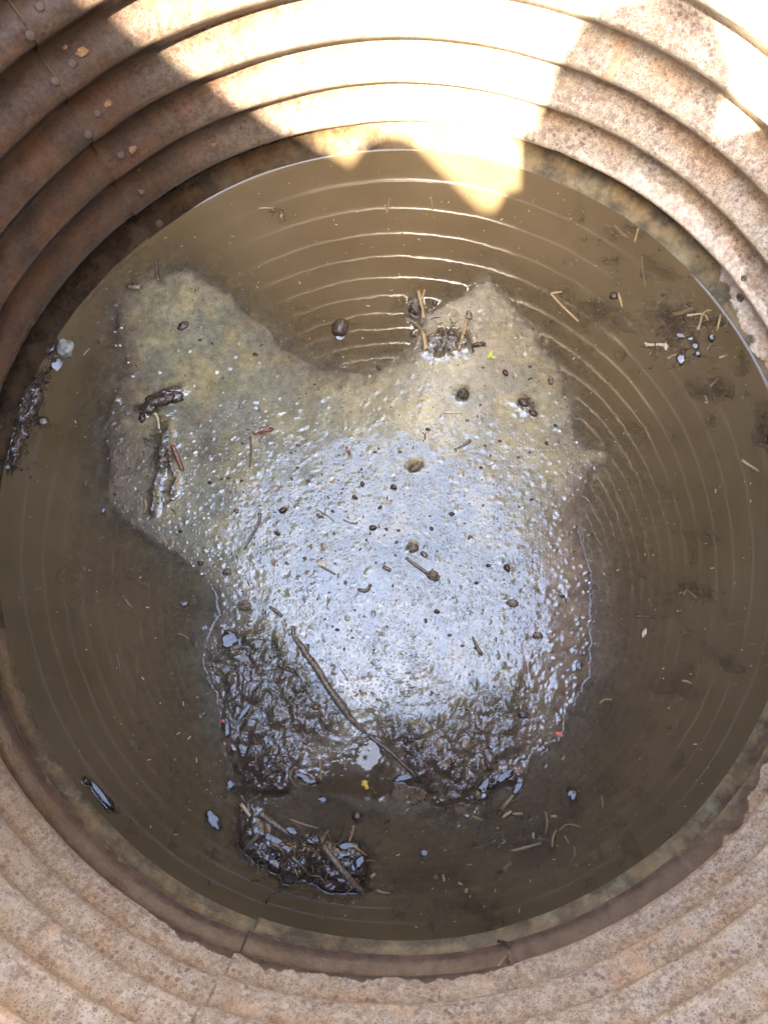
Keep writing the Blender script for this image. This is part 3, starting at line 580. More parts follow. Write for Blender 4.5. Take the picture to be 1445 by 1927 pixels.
# the long twig with its side stub
tw = stem('twig', [(551,1177),(553,1198),(566,1214),(576,1231),(595,1256),(612,1285),(628,1308),(645,1331),(657,1349),(676,1368),(690,1381,.0005)], [2.5,4,5.5,6,6.5,6.5,7,7.5,6,4,2], M_TWIG,
          'long crooked grey-brown twig lying on the glistening mound, the longest twig of all', 'twig')
stem('side_stub', [(574,1230),(579,1221),(580,1212)], [4,3.4,2.4], M_TWIG, None, None, parent=tw)
stem('bark_knot', [(583,1241),(587,1245)], [7.6,7.2], M_TWIG, None, None, parent=tw)
stem('twig', [(692,1383),(712,1398),(740,1420),(768,1447),(800,1474)], [3,4,3.6,3.2,2], M_TWIGD, 'thin dark half-sunken twig running on from the lower tip of the long crooked twig', 'twig')
S = [
 # bottom island
 ([(489,1530),(505,1542),(524,1556),(547,1571)], [5,5.5,4.5,4], M_TWIG, 'pale wet reed stem lying slantwise above the lower left island', 'stem'),
 ([(608,1592),(625,1614),(650,1645),(684,1682)], [6,6,6.5,5], M_TWIG, 'thick greenish-grey stem slanting down to the lower right tip of the bottom island', 'stem'),
 ([(618,1561),(608,1580),(594,1612)], [2.5,3.2,2.5], M_STRAWB, 'short upright grey stalk leaning on the top end of the thick greenish-grey stem', 'stalk'),
 ([(666,1553),(662,1570),(657,1584)], [1.6,1.6], M_STRAW, 'thin straw below the small blue-shining dark lump right of the bottom island', 'straw'),
 ([(545,1541),(566,1550),(584,1555),(600,1558)], [1.6,2,1.8,1], M_ROOT, 'fine curved rootlet reaching right over the water above the bottom island', 'rootlet'),
 ([(454,1513),(462,1524),(471,1536)], [3.2,3], M_PALE, 'short pale stub at the upper left end of the slanting reed stem', 'stub'),
 ([(487,1571),(475,1584),(461,1600)], [5,4.5,3.5], M_TWIG, 'stubby grey stem poking out at the left end of the bottom island', 'stem'),
 ([(508,1588),(524,1593),(536,1607)], [3,3.5,2.5], M_STRAWB, 'short curved brown stem on top of the bottom island', 'stem'),
 ([(464,1512),(477,1503),(491,1495)], [1.8,1.8], M_ROOT, 'thin grey stalk above the pale stub, left of the bottom island', 'stalk'),
 ([(662,1588),(676,1600),(690,1610)], [1.4,1], M_STRAW, 'hair-thin straw in the water just right of the bottom island', 'straw'),
 ([(512,1618),(517,1630)], [1.8,1.6], M_PALE, 'tiny pale splinter in the dark hollow of the bottom island', 'splinter'),
 ([(548,1612),(570,1632),(585,1650)], [4,4.5,3], M_TWIGD, 'dark rotten stick across the middle of the bottom island', 'stick'),
 ([(555,1636),(562,1650)], [1.8,1.5], M_STRAW, 'short yellowish straw at the lower edge of the bottom island', 'straw'),
 ([(604,1468),(603,1451),(602,1432)], [1.4,1.2], M_STRAW, 'short upright yellow straw in the small dark pool under the long twig', 'straw'),
 ([(553,1443),(545,1462),(560,1482)], [1.6,1.8,1.4], M_ROOT, 'thin bent root at the left rim of the small dark pool', 'root'),
 # upper middle tuft
 ([(787,547),(790,560),(794,578),(797,600)], [2.6,3.2,3.4,3], M_STRAW, 'yellow-brown straw standing tallest in the upper tuft of straw', 'straw'),
 ([(799,545),(795,558),(790,573)], [2,2.2,1.8], M_STRAW, 'thin straw crossing the tallest straw at its tip', 'straw'),
 ([(795,626),(799,640),(801,658)], [4.8,5,4.4], M_STRAW, 'stout ribbed straw stump at the lower left of the upper tuft', 'straw'),
 ([(763,600),(777,606),(788,617),(798,628)], [2.2,4,4.4,3.4], M_STRAWB, 'knobbly brown straw reaching left into the water from the upper tuft', 'straw'),
 ([(821,614),(840,617),(862,617)], [2.2,2.6,2.2], M_PALE, 'whitish straw lying level between the two sides of the upper tuft', 'straw'),
 ([(880,594),(874,618),(870,634),(863,658)], [3,2.8,3.2,3], M_STRAW, 'long slanting straw forming the right side of the upper tuft', 'straw'),
 ([(819,604),(822,618),(817,632)], [2,2.4,1.8], M_STRAWB, 'short dark-tipped straw in the middle of the upper tuft', 'straw'),
 ([(756,588),(750,570),(745,560)], [1,.9], M_TWIGD, 'hair-thin dark stalk in the water left of the upper tuft', 'stalk'),
 # left lump
 ([(286,775),(294,780),(299,793),(300,808)], [3.2,3,2.8,2.6], M_PALE, 'cream-coloured curved straw hooked below the shiny flat-topped lump', 'straw'),
 ([(295,812),(304,812)], [2.4,2.2], M_PALE, 'tiny pale node at the lower end of the cream curved straw', 'straw'),
 ([(325,838),(333,858),(344,886)], [4.4,5.2,4.4], M_LEAF, 'smooth reddish-brown stick beside the forked mud ridge at the left', 'stick'),
 ([(273,940),(276,955),(270,966)], [1.8,1.6], M_STRAW, 'small straw at the left foot of the forked mud ridge', 'straw'),
 ([(489,965),(487,985),(474,1008),(460,1034)], [4,2.4,3,2], M_TWIG, 'slender stick slanting on the left edge of the bubbly mud', 'stick'),
 ([(471,822),(473,850),(470,880)], [2,1.4], M_TWIGD, 'dark stalk hanging down from the oak-like brown leaf', 'stalk'),
 ([(294,490),(296,508),(299,529)], [4,4,3.4], M_TWIGD, 'dark short stick standing in the water at the upper left corner of the mound', 'stick'),
 # centre
 ([(764,1049),(780,1062),(803,1078)], [2.6,3,3.6], M_TWIG, 'stick ending in a brown lump right of the middle of the bubbly mud', 'stick'),
 ([(604,1066),(618,1073),(631,1081)], [2,2.4,1.6], M_TWIG, 'grey splinter under the pale flake in the middle of the bubbly mud', 'splinter'),
 ([(507,1142),(519,1150),(531,1160)], [2.6,3.8,3.6], M_TWIG, 'short fat stick piece above the tip of the long crooked twig', 'stick'),
 ([(674,1109),(686,1112),(694,1107),(697,1099)], [3,3.6,3.4,2.6], M_TWIG, 'curled wormlike rootlet in the middle of the bubbly mud', 'rootlet'),
 ([(721,1066),(728,1070),(735,1073)], [3.8,4,3.4], M_TWIG, 'stubby brown pellet-like stick left of the stick with a lump', 'stick'),
 ([(889,1198),(895,1212),(905,1232)], [1.6,3,4], M_STRAWB, 'wedge-shaped brown splinter at the right of the bubbly mud', 'splinter'),
 ([(885,828),(872,838),(853,846)], [3.4,2.4,1.2], M_TWIG, 'thin tapering twig on the mound between the upper tuft and the bubbly mud', 'twig'),
 ([(646,978),(660,984),(672,985)], [1.4,1.8,1.4], M_TWIG, 'tiny grey splinter at the top of the bubbly mud', 'splinter'),
 ([(596,958),(612,968),(628,980)], [1.2,1.4,1], M_ROOT, 'hair root at the upper left of the bubbly mud', 'root'),
 ([(835,775),(850,777),(868,777)], [1.5,1.8,1.4], M_PALE, 'short pale splinter lying level on the olive mud below the upper tuft', 'splinter'),
 ([(640,1258),(648,1270),(655,1282)], [1.2,1], M_ROOT, 'hair-thin root alongside the long crooked twig', 'root'),
 ([(520,1253),(530,1265),(538,1248)], [2,2.6,2], M_TWIGD, 'dark twig scrap in the glistening crumbs left of the long twig', 'twig'),
 # upper right water
 ([(1036,553),(1060,578),(1088,605)], [1.8,2.4,1.8], M_STRAW, 'long thin straw, the long arm of the bent pair right of the mound top', 'straw'),
 ([(1036,552),(1048,550),(1057,549)], [2,2.2,1.6], M_STRAW, 'short straw, the short arm of the bent pair right of the mound top', 'straw'),
 ([(1163,552),(1167,564),(1170,578)], [2,2.2,1.6], M_STRAW, 'short yellow straw touching a black scrap in the upper right water', 'straw'),
 ([(1156,424),(1168,437),(1181,449)], [2,3.4,3.4], M_STRAWB, 'fat brown straw near the pipe wall at the upper right', 'straw'),
 ([(1169,429),(1178,423),(1190,425),(1198,428)], [1.4,1.4], M_TWIGD, 'fine dark hooked root beside the fat brown straw at the upper right', 'root'),
 ([(1200,430),(1196,446),(1193,456)], [1.8,1.6], M_STRAW, 'small upright straw right of the fat brown straw', 'straw'),
 ([(733,372),(730,388),(727,404)], [1.4,2.2,1.6], M_STRAWB, 'small straw stuck in the water near the far wall, left one of two', 'straw'),
 ([(809,372),(812,382),(814,396)], [2.4,2,1], M_STRAWB, 'small seed-headed straw near the far wall, right one of two', 'straw'),
 ([(487,392),(500,391),(514,392)], [.9,1.2,.8], M_STRAW, 'faint thin straw floating above the dark smudge near the far wall', 'straw'),
 ([(1207,483),(1208,505),(1214,540)], [2,1.2,.8], M_STRAWB, 'long greenish grass blade floating left of the straw raft', 'blade'),
 # the straw raft
 ([(1265,592),(1283,588),(1304,580)], [4.4,4.6,4], M_STRAWB, 'flat wide brown straw lying level at the top of the straw raft', 'straw'),
 ([(1235,571),(1245,564),(1258,555)], [3,3.2,2], M_TWIG, 'grey bent straw at the upper left of the straw raft', 'straw'),
 ([(1312,622),(1317,606),(1320,594),(1328,585),(1337,584)], [3,2.4,2,1.8,1.6], M_STRAW, 'hooked straw standing up in the middle of the straw raft', 'straw'),
 ([(1355,592),(1352,606),(1348,622)], [2,2,1.6], M_STRAW, 'upright straw at the right side of the straw raft, nearest the wall', 'straw'),
 ([(1361,615),(1370,610)], [1.8,1.4], M_STRAWB, 'short brown straw between the straw raft and the pipe wall', 'straw'),
 ([(1352,674),(1366,668)], [2.4,1.6], M_STRAW, 'short straw at the lower right corner of the straw raft', 'straw'),
 ([(1328,659),(1339,648)], [4,4], M_STRAWB, 'stubby brown straw at the lower right of the straw raft', 'straw'),
 ([(1274,684),(1276,698)], [2.2,1.2], M_STRAWB, 'short thin straw hanging below the blue-shining patch of the raft', 'straw'),
 ([(1223,624),(1236,616),(1246,608)], [2.6,2.4,1.6], M_TWIG, 'grey straw at the left side of the straw raft', 'straw'),
 ([(1292,594),(1306,592),(1320,590)], [2.6,2,1.4], M_PALE, 'white-shining straw below the flat wide brown straw', 'straw'),
 ([(1326,592),(1332,603)], [1.6,1.4], M_STRAW, 'tiny yellow splinter under the hook of the hooked straw', 'splinter'),
 ([(1256,675),(1264,669),(1272,668)], [1.6,1.4], M_STRAW, 'small straw at the lower left of the raft beside the bright patch', 'straw'),
 ([(1335,728),(1346,717),(1351,712)], [2.6,2.2,1.4], M_TWIG, 'grey straw half sunk in the dark patch below the straw raft', 'straw'),
 ([(1326,744),(1330,757)], [2,2.4], M_TWIG, 'short sunken straw left in the dark patch below the straw raft', 'straw'),
 # right water
 ([(1395,866),(1410,876),(1427,887)], [3,2.6,2], M_STRAW, 'bright straw floating by the right side below the raft', 'straw'),
 ([(1194,1159),(1212,1160),(1230,1162),(1251,1162)], [2.6,2.8,2.6,2], M_TWIGD, 'dark straight twig lying level in the right-hand water', 'twig'),
 ([(1363,1175),(1380,1174),(1398,1168)], [1.4,2,1.2], M_STRAWB, 'pale thin straw floating level at the right, above the lower dark smudges', 'straw'),
 ([(1408,1213),(1422,1214),(1440,1213)], [1.6,1.6,1.2], M_STRAWB, 'faint straw at the right edge below the pale thin straw', 'straw'),
 ([(1285,1120),(1292,1110),(1310,1125)], [1.6,1.4,1.2], M_ROOT, 'bent root in the small dark patch of the right-hand water', 'root'),
 ([(1283,1281),(1292,1282),(1300,1286)], [1.8,1.4], M_STRAW, 'small pale chip in the lower right water', 'chip'),
 ([(1128,1323),(1138,1316),(1150,1317)], [1.6,1.4], M_STRAW, 'tiny yellow straw on the round dark patch right of the mound', 'straw'),
 # lower right
 ([(942,1526),(954,1510),(969,1492)], [5,5.4,4.6], M_STRAWB, 'flat brown reed piece slanting below the big shiny wet ridge', 'reed'),
 ([(962,1531),(974,1532),(985,1531)], [4,4.4,3.8], M_STRAWB, 'short level reed piece right of the pale slanting one', 'reed'),
 ([(946,1539),(954,1532),(962,1526)], [3.2,3.4,2.8], M_STRAW, 'short pale reed piece slanting, lower right of the mound', 'reed'),
 ([(961,1602),(985,1596),(1018,1587)], [3.6,3.4,2.4], M_STRAWB, 'long level reed sunk at the lower right, the longest there', 'reed'),
 ([(1039,1594),(1040,1576),(1046,1562)], [1.8,1.8,1.4], M_STRAW, 'upright pale root in the tangle at the lower right', 'root'),
 ([(1079,1593),(1081,1606),(1078,1616),(1072,1625)], [1.4,2.2,1.8,1], M_STRAWB, 'curved blade below the root tangle at the lower right', 'blade'),
 ([(1052,1563),(1064,1552),(1078,1552),(1091,1556)], [1.2,1.2,1], M_ROOT, 'fine arching root on the tangle at the lower right', 'root'),
 ([(1062,1573),(1070,1587)], [1.6,1.4], M_ROOT, 'short slanting root in the tangle at the lower right', 'root'),
 ([(1026,1527),(1029,1550),(1026,1570)], [2,1.8,1.6], M_ROOT, 'sunken upright root left of the tangle at the lower right', 'root'),
 ([(1036,1536),(1047,1536)], [2,2], M_STRAW, 'small white chip above the tangle at the lower right', 'chip'),
 ([(948,1638),(955,1630),(962,1623)], [3.6,3.4,2.4], M_STRAWB, 'dim sunken reed piece under the long level reed', 'reed'),
 ([(1131,1497),(1133,1510),(1133,1522)], [1.8,1.8,1], M_STRAWB, 'thin sunken straw right of the blue-shining little mound', 'straw'),
 ([(888,1536),(900,1540),(908,1543)], [2,1.6], M_ROOT, 'faint rootlet sunk below the wet tip of the mound', 'rootlet'),
 ([(1003,1578),(1003,1567)], [1.8,1.8], M_PALE, 'tiny white splinter standing in the lower right water', 'splinter'),
 ([(698,1652),(706,1644)], [3,2.6], M_STRAW, 'tan chip just right of the bottom island', 'chip'),
 ([(833,1646),(836,1658)], [2,2.2], M_STRAW, 'upright tan chip in the water at the lower middle', 'chip'),
 ([(818,1648),(822,1655)], [4,4], M_STRAWB, 'dim square chip left of the upright tan chip', 'chip'),
 ([(876,1680),(878,1672)], [2.4,2.2], M_STRAW, 'tan chip farthest down in the lower middle water', 'chip'),
 ([(862,1661),(870,1665)], [2,1.4], M_STRAW, 'small level splinter above the lowest tan chip', 'splinter'),
 ([(605,1728-34),(598,1700-14)], [1.6,1.2], M_ROOT, 'dim rootlet under the bottom island', 'rootlet'),
 ([(708,1675),(720,1680),(735,1681)], [2.4,1.6], M_ROOT, 'dim flat root right below the bottom island', 'root'),
 ([(220,1230),(225,1250),(228,1270)], [1,1,.8], M_STRAWB, 'faint upright straw in the dark water at the left', 'straw'),
 ([(236,1127),(243,1137),(250,1143)], [1.6,1.6,1], M_ROOT, 'faint wisp on the dark water left of the mound', 'wisp'),
 ([(335,1192),(345,1195),(356,1203)], [1,1.2,.8], M_ROOT, 'hair root on the water left of the crumbly mud', 'root'),
 ([(158,669),(163,662),(169,656)], [1,1], M_STRAW, 'thin straw on the water right of the white stone', 'straw'),
]
for pts, rp, mt, lab, cat in S:
    stem({'straw': 'straw'}.get(cat, cat), pts, rp, mt, lab, cat)
# straw node shaped like a little bone: flared at one end, with a dark joint
bn = stem('straw_node', [(1214,649),(1226,649),(1240,648),(1250,650)], [3.8,3.2,3.2,4], M_PALE, 'bone-shaped cream straw node floating left of the straw raft', 'straw node')
stem('flared_end', [(1248,648),(1253,652),(1252,659)], [4.4,4.6,2.6], M_PALE, None, None, parent=bn); stem('flared_end', [(1218,650),(1213,645)], [3.6,2.6], M_PALE, None, None, parent=bn)
stem('joint', [(1231,649),(1233.5,649)], [4,4], M_TWIGD, None, None, parent=bn)

# clods, stones, pellets
lump('mud_ball', 640, 617, 17, 19, 15, M_CLOD, 'round dark mud ball standing in the water above the mound', 'mud ball', 5, .22, 2.2, z=.002)
lump('flat_topped_lump', 300, 752, 30, 13, 9, M_CLOD, 'dark lump with a flat wet shining top at the upper left of the mound', 'lump', 8, .38, 2.3, rot=-12)
glaze('wet_scrap', 322, 746, 23, 13, 9, 'blue-white shining wet top on the right end of the dark flat lump', 12)
lump('clod', 279, 768, 16, 13, 9, M_CLOD, 'dark clod at the left end of the flat-topped lump', 'clod', 4, .3, 2)
lump('clod', 268, 786, 7, 10, 5, M_CLOD, 'small dark clod below and left of the flat-topped lump', 'clod', 6, .3, 2)
lump('clod', 815, 1084, 12, 9, 7, M_TWIG, 'brown lump at the lower end of the stick in the bubbly mud', 'clod', 9, .35, 2.2, rot=20)
lump('clod', 777, 1031, 11, 8, 6, M_TWIG, 'ridged brown crumb just above the stick with the lump', 'clod', 10, .35, 2.2, rot=15)
lump('clod', 798, 1043, 8, 5, 5, M_TWIG, 'smaller ridged crumb right of the ridged brown crumb', 'clod', 11, .3, 2.2, rot=30)
lump('clod', 782, 879, 13, 7, 6, M_TWIG, 'ragged brown clod on the upper part of the bubbly mud', 'clod', 12, .4, 2.4, rot=-35)
lump('clod', 871, 741, 11, 10, 9, M_CLOD, 'pointed brown clod on the olive mud below the upper tuft', 'clod', 13, .3, 2)
lump('clod', 985, 757, 12, 7, 6, M_CLOD, 'upper one of two dark glossy clods on the right part of the mound', 'clod', 14, .3, 2.4, rot=30)
lump('clod', 1003, 777, 9, 6, 5, M_CLOD, 'lower one of two dark glossy clods on the right part of the mound', 'clod', 15, .3, 2.4, rot=30)
lump('clod', 1036, 716, 6, 8, 4, M_TWIG, 'small upright brown clod near the right corner of the mound', 'clod', 16, .3, 2)
lump('clod', 781, 582, 11, 12, 8, M_CLOD, 'wet dark clod behind the tallest straw of the upper tuft', 'clod', 17, .35, 2.2)
lump('clod', 882, 594, 7, 9, 6, M_TWIG, 'grey knob at the top of the long slanting straw', 'clod', 18, .35, 2.4)
lump('clod', 900, 648, 14, 5, 5, M_CLOD, 'dark clod trailing right from the upper tuft', 'clod', 19, .35, 2.4, rot=-8)
lump('clod', 345, 613, 12, 8, 4, M_CLOD, 'dull dark clod at the upper left of the mound', 'clod', 20, .3, 2, rot=-35)
lump('clod', 255, 540, 14, 5, 4, M_TWIG, 'glossy scrap in the water at the upper left corner of the mound', 'clod', 22, .4, 2.4)
lump('black_scrap', 1154, 556, 8, 7, 4, M_CLOD, 'black scrap floating left of a short yellow straw', 'scrap', 23, .45, 2.6, z=.001)
lump('clod', 672, 1537, 9, 9, 7, M_CLOD, 'small blue-shining dark lump in the water right of the bottom island', 'clod', 24, .3, 2)
lump('clod', 428, 1076, 9, 6, 5, M_TWIG, 'brown clod at the left edge of the bubbly mud', 'clod', 25, .35, 2.2)
lump('clod', 461, 1140, 12, 10, 6, M_TWIG, 'grainy clod where the crumbly and the bubbly mud meet', 'clod', 26, .4, 2.4)
lump('clod', 964, 1135, 11, 7, 4, M_TWIG, 'flat brown clod at the right edge of the bubbly mud', 'clod', 27, .35, 2, rot=10)
lump('clod', 1011, 1196, 9, 7, 4, M_TWIG, 'low brown clod below the flat one at the right edge of the bubbly mud', 'clod', 28, .35, 2)
lump('clod', 984, 1345, 9, 7, 3.5, M_CLOD, 'low dark clod at the lower right of the mound', 'clod', 29, .3, 2)
lump('snail_shell', 898, 1496, 8, 8, 6, M_TWIG, 'round brown shell-like lump at the left end of the big shiny wet ridge', 'lump', 31, .15, 1.6)
lump('pale_stone', 124, 655, 17, 20, 12, M_STONE, 'pale grey-white stone against the left side of the pipe wall', 'stone', 32, .28, 1.5, rot=-25, z=.003)
lump('pale_stone', 82, 793, 7, 6, 3, M_STONE, 'small glassy pebble beside the dark mud strip at the left wall', 'pebble', 34, .2, 1.5)
lump('pale_stone', 15, 879, 5, 4, 3, M_STONE, 'tiny white pebble at the left edge of the water', 'pebble', 35, .2, 1.5)
glaze('wet_flake', 433, 1203, 15, 17, 3, 'bright flat wet flake at the left edge of the crumbly mud', 3)
glaze('wet_flake', 451, 1208, 4, 12, 3, 'narrow bright flake right of the flat wet flake', 4)
glaze('wet_flake', 428, 1372, 5, 14, 4, 'long bright wet bit at the left shore of the crumbly mud', 5)
glaze('wet_stone_face', 109, 687, 13, 13, 7, 'bluish shining wet face just below the pale stone at the left wall', 6)
for (u_, v_, a_, b_, rt_, lb_) in [(1281,674,6.5,11,0,'largest blue-shining wet scrap in the straw raft'), (1308,651,6,5.5,20,'blue-shining wet scrap right of the largest one in the raft'), (1312,665,5,5,0,'small shining wet scrap below its neighbour in the raft'), (1298,637,6,3.4,0,'flat shining wet scrap at the top of the raft sheen'), (1279,632,9,4,15,'thin shining wet sliver at the left of the raft'), (1338,635,4,5.5,0,'shining wet scrap at the right of the raft'),
    (576,1464,24,6,24,'long shining wet sludge strip under the small dark pool'), (402,1543,8,17,-35,'isolated shining wet blob left of the bottom island'), (672,1533,9,6,0,'shining wet cap on the small dark lump right of the bottom island'), (607,1504,8,5,0,'small shining wet blob between pool and bottom island'), (655,1592,20,6,-4,'wide shining wet blob at the top right of the bottom island'), (520,1583,30,6,26,'long shining wet strip on top of the bottom island'), (592,1580,16,8,-15,'shining wet blob in the upper middle of the bottom island'),
    (548,1563,13,5,30,'small shining wet strip above the slanting reed stem'), (677,1622,8,14,30,'forked shining wet blob at the right of the bottom island'), (945,1461,24,7,-22,'long shining wet ridge at the lower right tip of the mound'), (912,1477,16,8,-55,'shining wet ridge piece beside the shell-like lump'), (974,1482,5,14,35,'narrow shining wet strip above the flat brown reed piece'), (1076,1494,9,9,0,'lone shining wet knob in the lower right water'), (797,1605,7,6,0,'lone shining wet knob in the lower middle water'), (760,1464,20,5,-10,'shining wet strip at the left of the wet mound tip'),
    (190,1494,4,30,-42,'long narrow shining streak at the lower left near the pipe wall'), (348,1136,7,4,-30,'small white-shining hook in the dark water left of the mound'), (388,1182,4,5,0,'tiny shining dot at the left shore above the wet flake'), (1088,1254,5,8,0,'small shining crescent right of the mound'), (1097,1228,4,5,0,'tiny shining dot above the small crescent'), (195,960,4,5,0,'tiny shining dot at the lower left shore of the olive mud'), (434,1476,6,8,0,'small shining blob left of the fibrous sludge'), (640,635,10,5,0,'shining wet spot at the foot of the round mud ball'), (463,1335,5,20,35,'crooked shining strip low in the crumbly mud')]:
    glaze('wet_blob', u_, v_, a_, b_, 3, lb_, int(u_) % 50, rt_)
lump('red_tip', 420, 1357, 3, 3, 2.4, M_RED, 'red tip on the long bright wet bit', 'bud', 38, .2, 1.6, z=.003)
lump('red_bit', 1052, 1382, 7, 3.4, 2, M_RED, 'little red petal on the lower right shore of the mound', 'petal', 40, .2, 1.5, rot=20)
lump('yellow_bit', 686, 1474, 5, 5, 3, M_YEL, 'upper yellow scrap in the small dark pool', 'scrap', 41, .5, 2.4, z=.001)
lump('yellow_bit', 690, 1481, 3.4, 4, 2.4, M_YEL, 'lower yellow scrap in the small dark pool', 'scrap', 42, .5, 2.4, z=.001)
lump('orange_bit', 594, 1331, 7, 5, 3.4, M_LEAF, 'orange-brown curled scrap in the glistening crumbs left of the long twig', 'scrap', 43, .35, 2)
lump('red_bit', 650, 1096, 3.4, 4.4, 2.4, M_LEAF, 'small red-brown seed in the middle of the bubbly mud', 'seed', 44, .15, 1.5)
lump('orange_bit', 445, 961, 5, 4.4, 3, M_LEAF, 'orange-brown bead at the left of the bubbly mud', 'seed', 45, .25, 2)
lump('pale_flake', 606, 1061, 10, 5.5, 1.6, M_PALE, 'pale bleached flake in the left middle of the bubbly mud', 'flake', 46, .25, 1.8, rot=12, cut=.4)
leaf('oak_leaf', 496, 811, 21, 7, -12, M_LEAF, 'small rust-brown oak-like leaf at the upper left of the bubbly mud', 'leaf', .35, 3)
leaf('dead_leaf', 655, 849, 10, 4, 70, M_LEAF, 'tiny brown leaflet at the top of the bubbly mud', 'leaf', .2, 3)
leaf('green_leaf', 922, 667, 9, 3.6, -60, M_GREEN, 'yellow-green leaf tip right of the upper tuft', 'leaf', .3, 1)
leaf('green_leaf', 928, 672, 7, 3, 20, M_GREEN, 'smaller green leaf tip under the yellow-green one', 'leaf', .3, 1, seed=9)
leaf('seed_husk', 1212, 1191, 9, 2.8, -65, M_PALE, 'pale pointed seed husk floating below the dark straight twig', 'husk', .2, .5, z=.0008)
leaf('yellow_leaf', 936, 699, 5, 3, 40, M_STRAW, 'tiny straw-yellow leaf scrap beside a dark seed on the right of the mound', 'leaf', .2, 1, seed=12)
# bits stuck on the wall ledge near the bottom
for (u0, v0, u1, v1, r, mt, lab) in [(955,1803,940,1824,2.2,M_PALE,'small pale straw stuck to the lower wall of the pipe'), (938,1778,962,1786,2.4,M_TWIGD,'dark scrap of twig stuck to the lower wall just above the water')]:
    pa, pb = on_wall(u0, v0), on_wall(u1, v1)
    ins = lambda p: Vector((p.x * .992, p.y * .992, p.z + .001)); pa, pb = ins(pa), ins(pb)
    o = link('wall_scrap', tube_mesh('wall_scrap', [Vector(), (pb - pa) * .5 + Vector((.0006, .001, .0006)), pb - pa], [r * PX, r * PX * 1.1, r * PX * .7], mt)); o.location = pa; tag(o, lab, 'scrap')
for (u, v, r) in [(1312, 483, 4), (1400, 523, 6), (1393, 560, 9)]:
    o = link('rust_scab', blob_mesh('rust_scab', r * PX, r * PX * .9, r * PX * .12, int(u), 3, 0.3, 2.2, M_TWIG), None, pipe); wall_place(o, u, v)

# dark seeds: the ones the photo shows singly, then the many alike
sb = bmesh.new(); bmesh.ops.create_uvsphere(sb, u_segments=12, v_segments=8, radius=1)
for v in sb.verts: v.co.y *= .68 - .12 * v.co.x; v.co.z *= .55
sme = bpy.data.meshes.new('seed'); sb.to_mesh(sme); sb.free(); sme.materials.append(M_SEED)
for p in sme.polygons: p.use_smooth = True
smb = sme.copy(); smb.materials.clear(); smb.materials.append(M_SEEDB)
def seed(u, v, r, rot, lab, grp=None, me=sme):
    if grp:
        zone = 'olive mud above the bubbly sheen' if v < 800 else ('left half of the bubbly mud' if u < 700 else 'right half of the bubbly mud') if v < 1180 else 'crumbly lower mud'
        tone = 'brown' if me is smb else 'dark'; size = 'small' if r > 3 else 'tiny'
        lab = f'{size} {tone} seed scattered on the {zone}'; grp = f'{size} {tone} seeds on the {zone}'
    o = link('seed', me); s = r * PX; o.scale = (s, s, s); o.location = at(u, v, surf(u, v) + s * .3); o.rotation_euler = (rng.uniform(-.2, .2), rng.uniform(-.2, .2), math.radians(-rot)); tag(o, lab, 'seed', grp)
for u, v, r, rot, lab in [(818,570,7,80,'upright black seed on the water right of the tallest straw'), (712,692,6,75,'black seed on the upper shore of the mound below the mud ball'), (951,702,8,60,'larger of the dark seeds on the right of the mound, beside the yellow scrap'),
    (702,993,8,0,'large round dark bead in the upper middle of the bubbly mud'), (954,1069,8.5,65,'biggest dark seed at the right rim of the bubbly mud'), (1058,1122,5,0,'black bead near the right shore of the mound'),
    (850,967,6,0,'round dark seed at the upper right of the bubbly mud'), (533,960,9,-25,'long dark seed at the upper left of the bubbly mud'), (523,1004,6,20,'dark seed below the long one at the upper left of the bubbly mud'),
    (741,917,7,35,'egg-shaped dark seed near the top of the bubbly mud'), (682,911,6,80,'upright brown seed left of the egg-shaped one'), (822,1151,6,10,'dark bead in the lower right of the bubbly mud'),
    (481,667,6,15,'dark seed on the olive mud left of the centre'), (893,1589,5,0,'black bead floating in the lower middle water'), (763,1395,7,80,'dark pit-like seed among the bright wet squiggles right of the long twig')]:
    seed(u, v, r, rot, lab)
for u, v, r, rot in [(715,955,5,-40),(801,1168,5,70),(635,1185,4.5,0),(896,1097,4.5,10),(626,962,4,30),(600,971,5.5,40),(895,1220,4,20),(919,1064,5,0),(706,851,3.6,0),(753,850,4,0),(805,808,5,20),(561,838,5,10),(1028,834,5,60),(1045,801,4.5,30),(879,791,4,0),(668,936,6,30),(812,995,5,60),(750,998,4,0),(727,996,4,50),(1037,605,4,0),(885,1010,4,0),(573,1050,4,0),(540,1060,4.5,30),(377,1060,6,20),(340,1000,5,0),(217,930,4,0),(1060,1122,3,0),(1008,640,4,0),(997,690,4,0),(663,1200,3,0),(560,880,3.5,0),(580,905,4,20),(846,1195,4.5,0),(870,1215,4,0),(1000,940,4,0),(975,860,4,0),(940,830,4,0),(905,880,4,0),(455,905,4,0),(430,900,3.5,0),(395,908,4.5,0),(377,640,4,0),(420,712,4,0)]:
    seed(u, v, r, rot, 'small dark seed scattered on the wet silt mound', 'small dark seeds on the mound', smb if (int(u) % 3 == 0) else sme)
k = 0
while k < 150:
    u, v = rng.gauss(720, 190), rng.gauss(1010, 170)
    i = np.argmin((U - u) ** 2 + (V - v) ** 2)
    if D.ravel()[i] < 15: continue
    k += 1; seed(u, v, rng.uniform(1.5, 3.2), rng.uniform(0, 180), 'small dark seed scattered on the wet silt mound', 'small dark seeds on the mound', smb if k % 3 == 0 else sme)

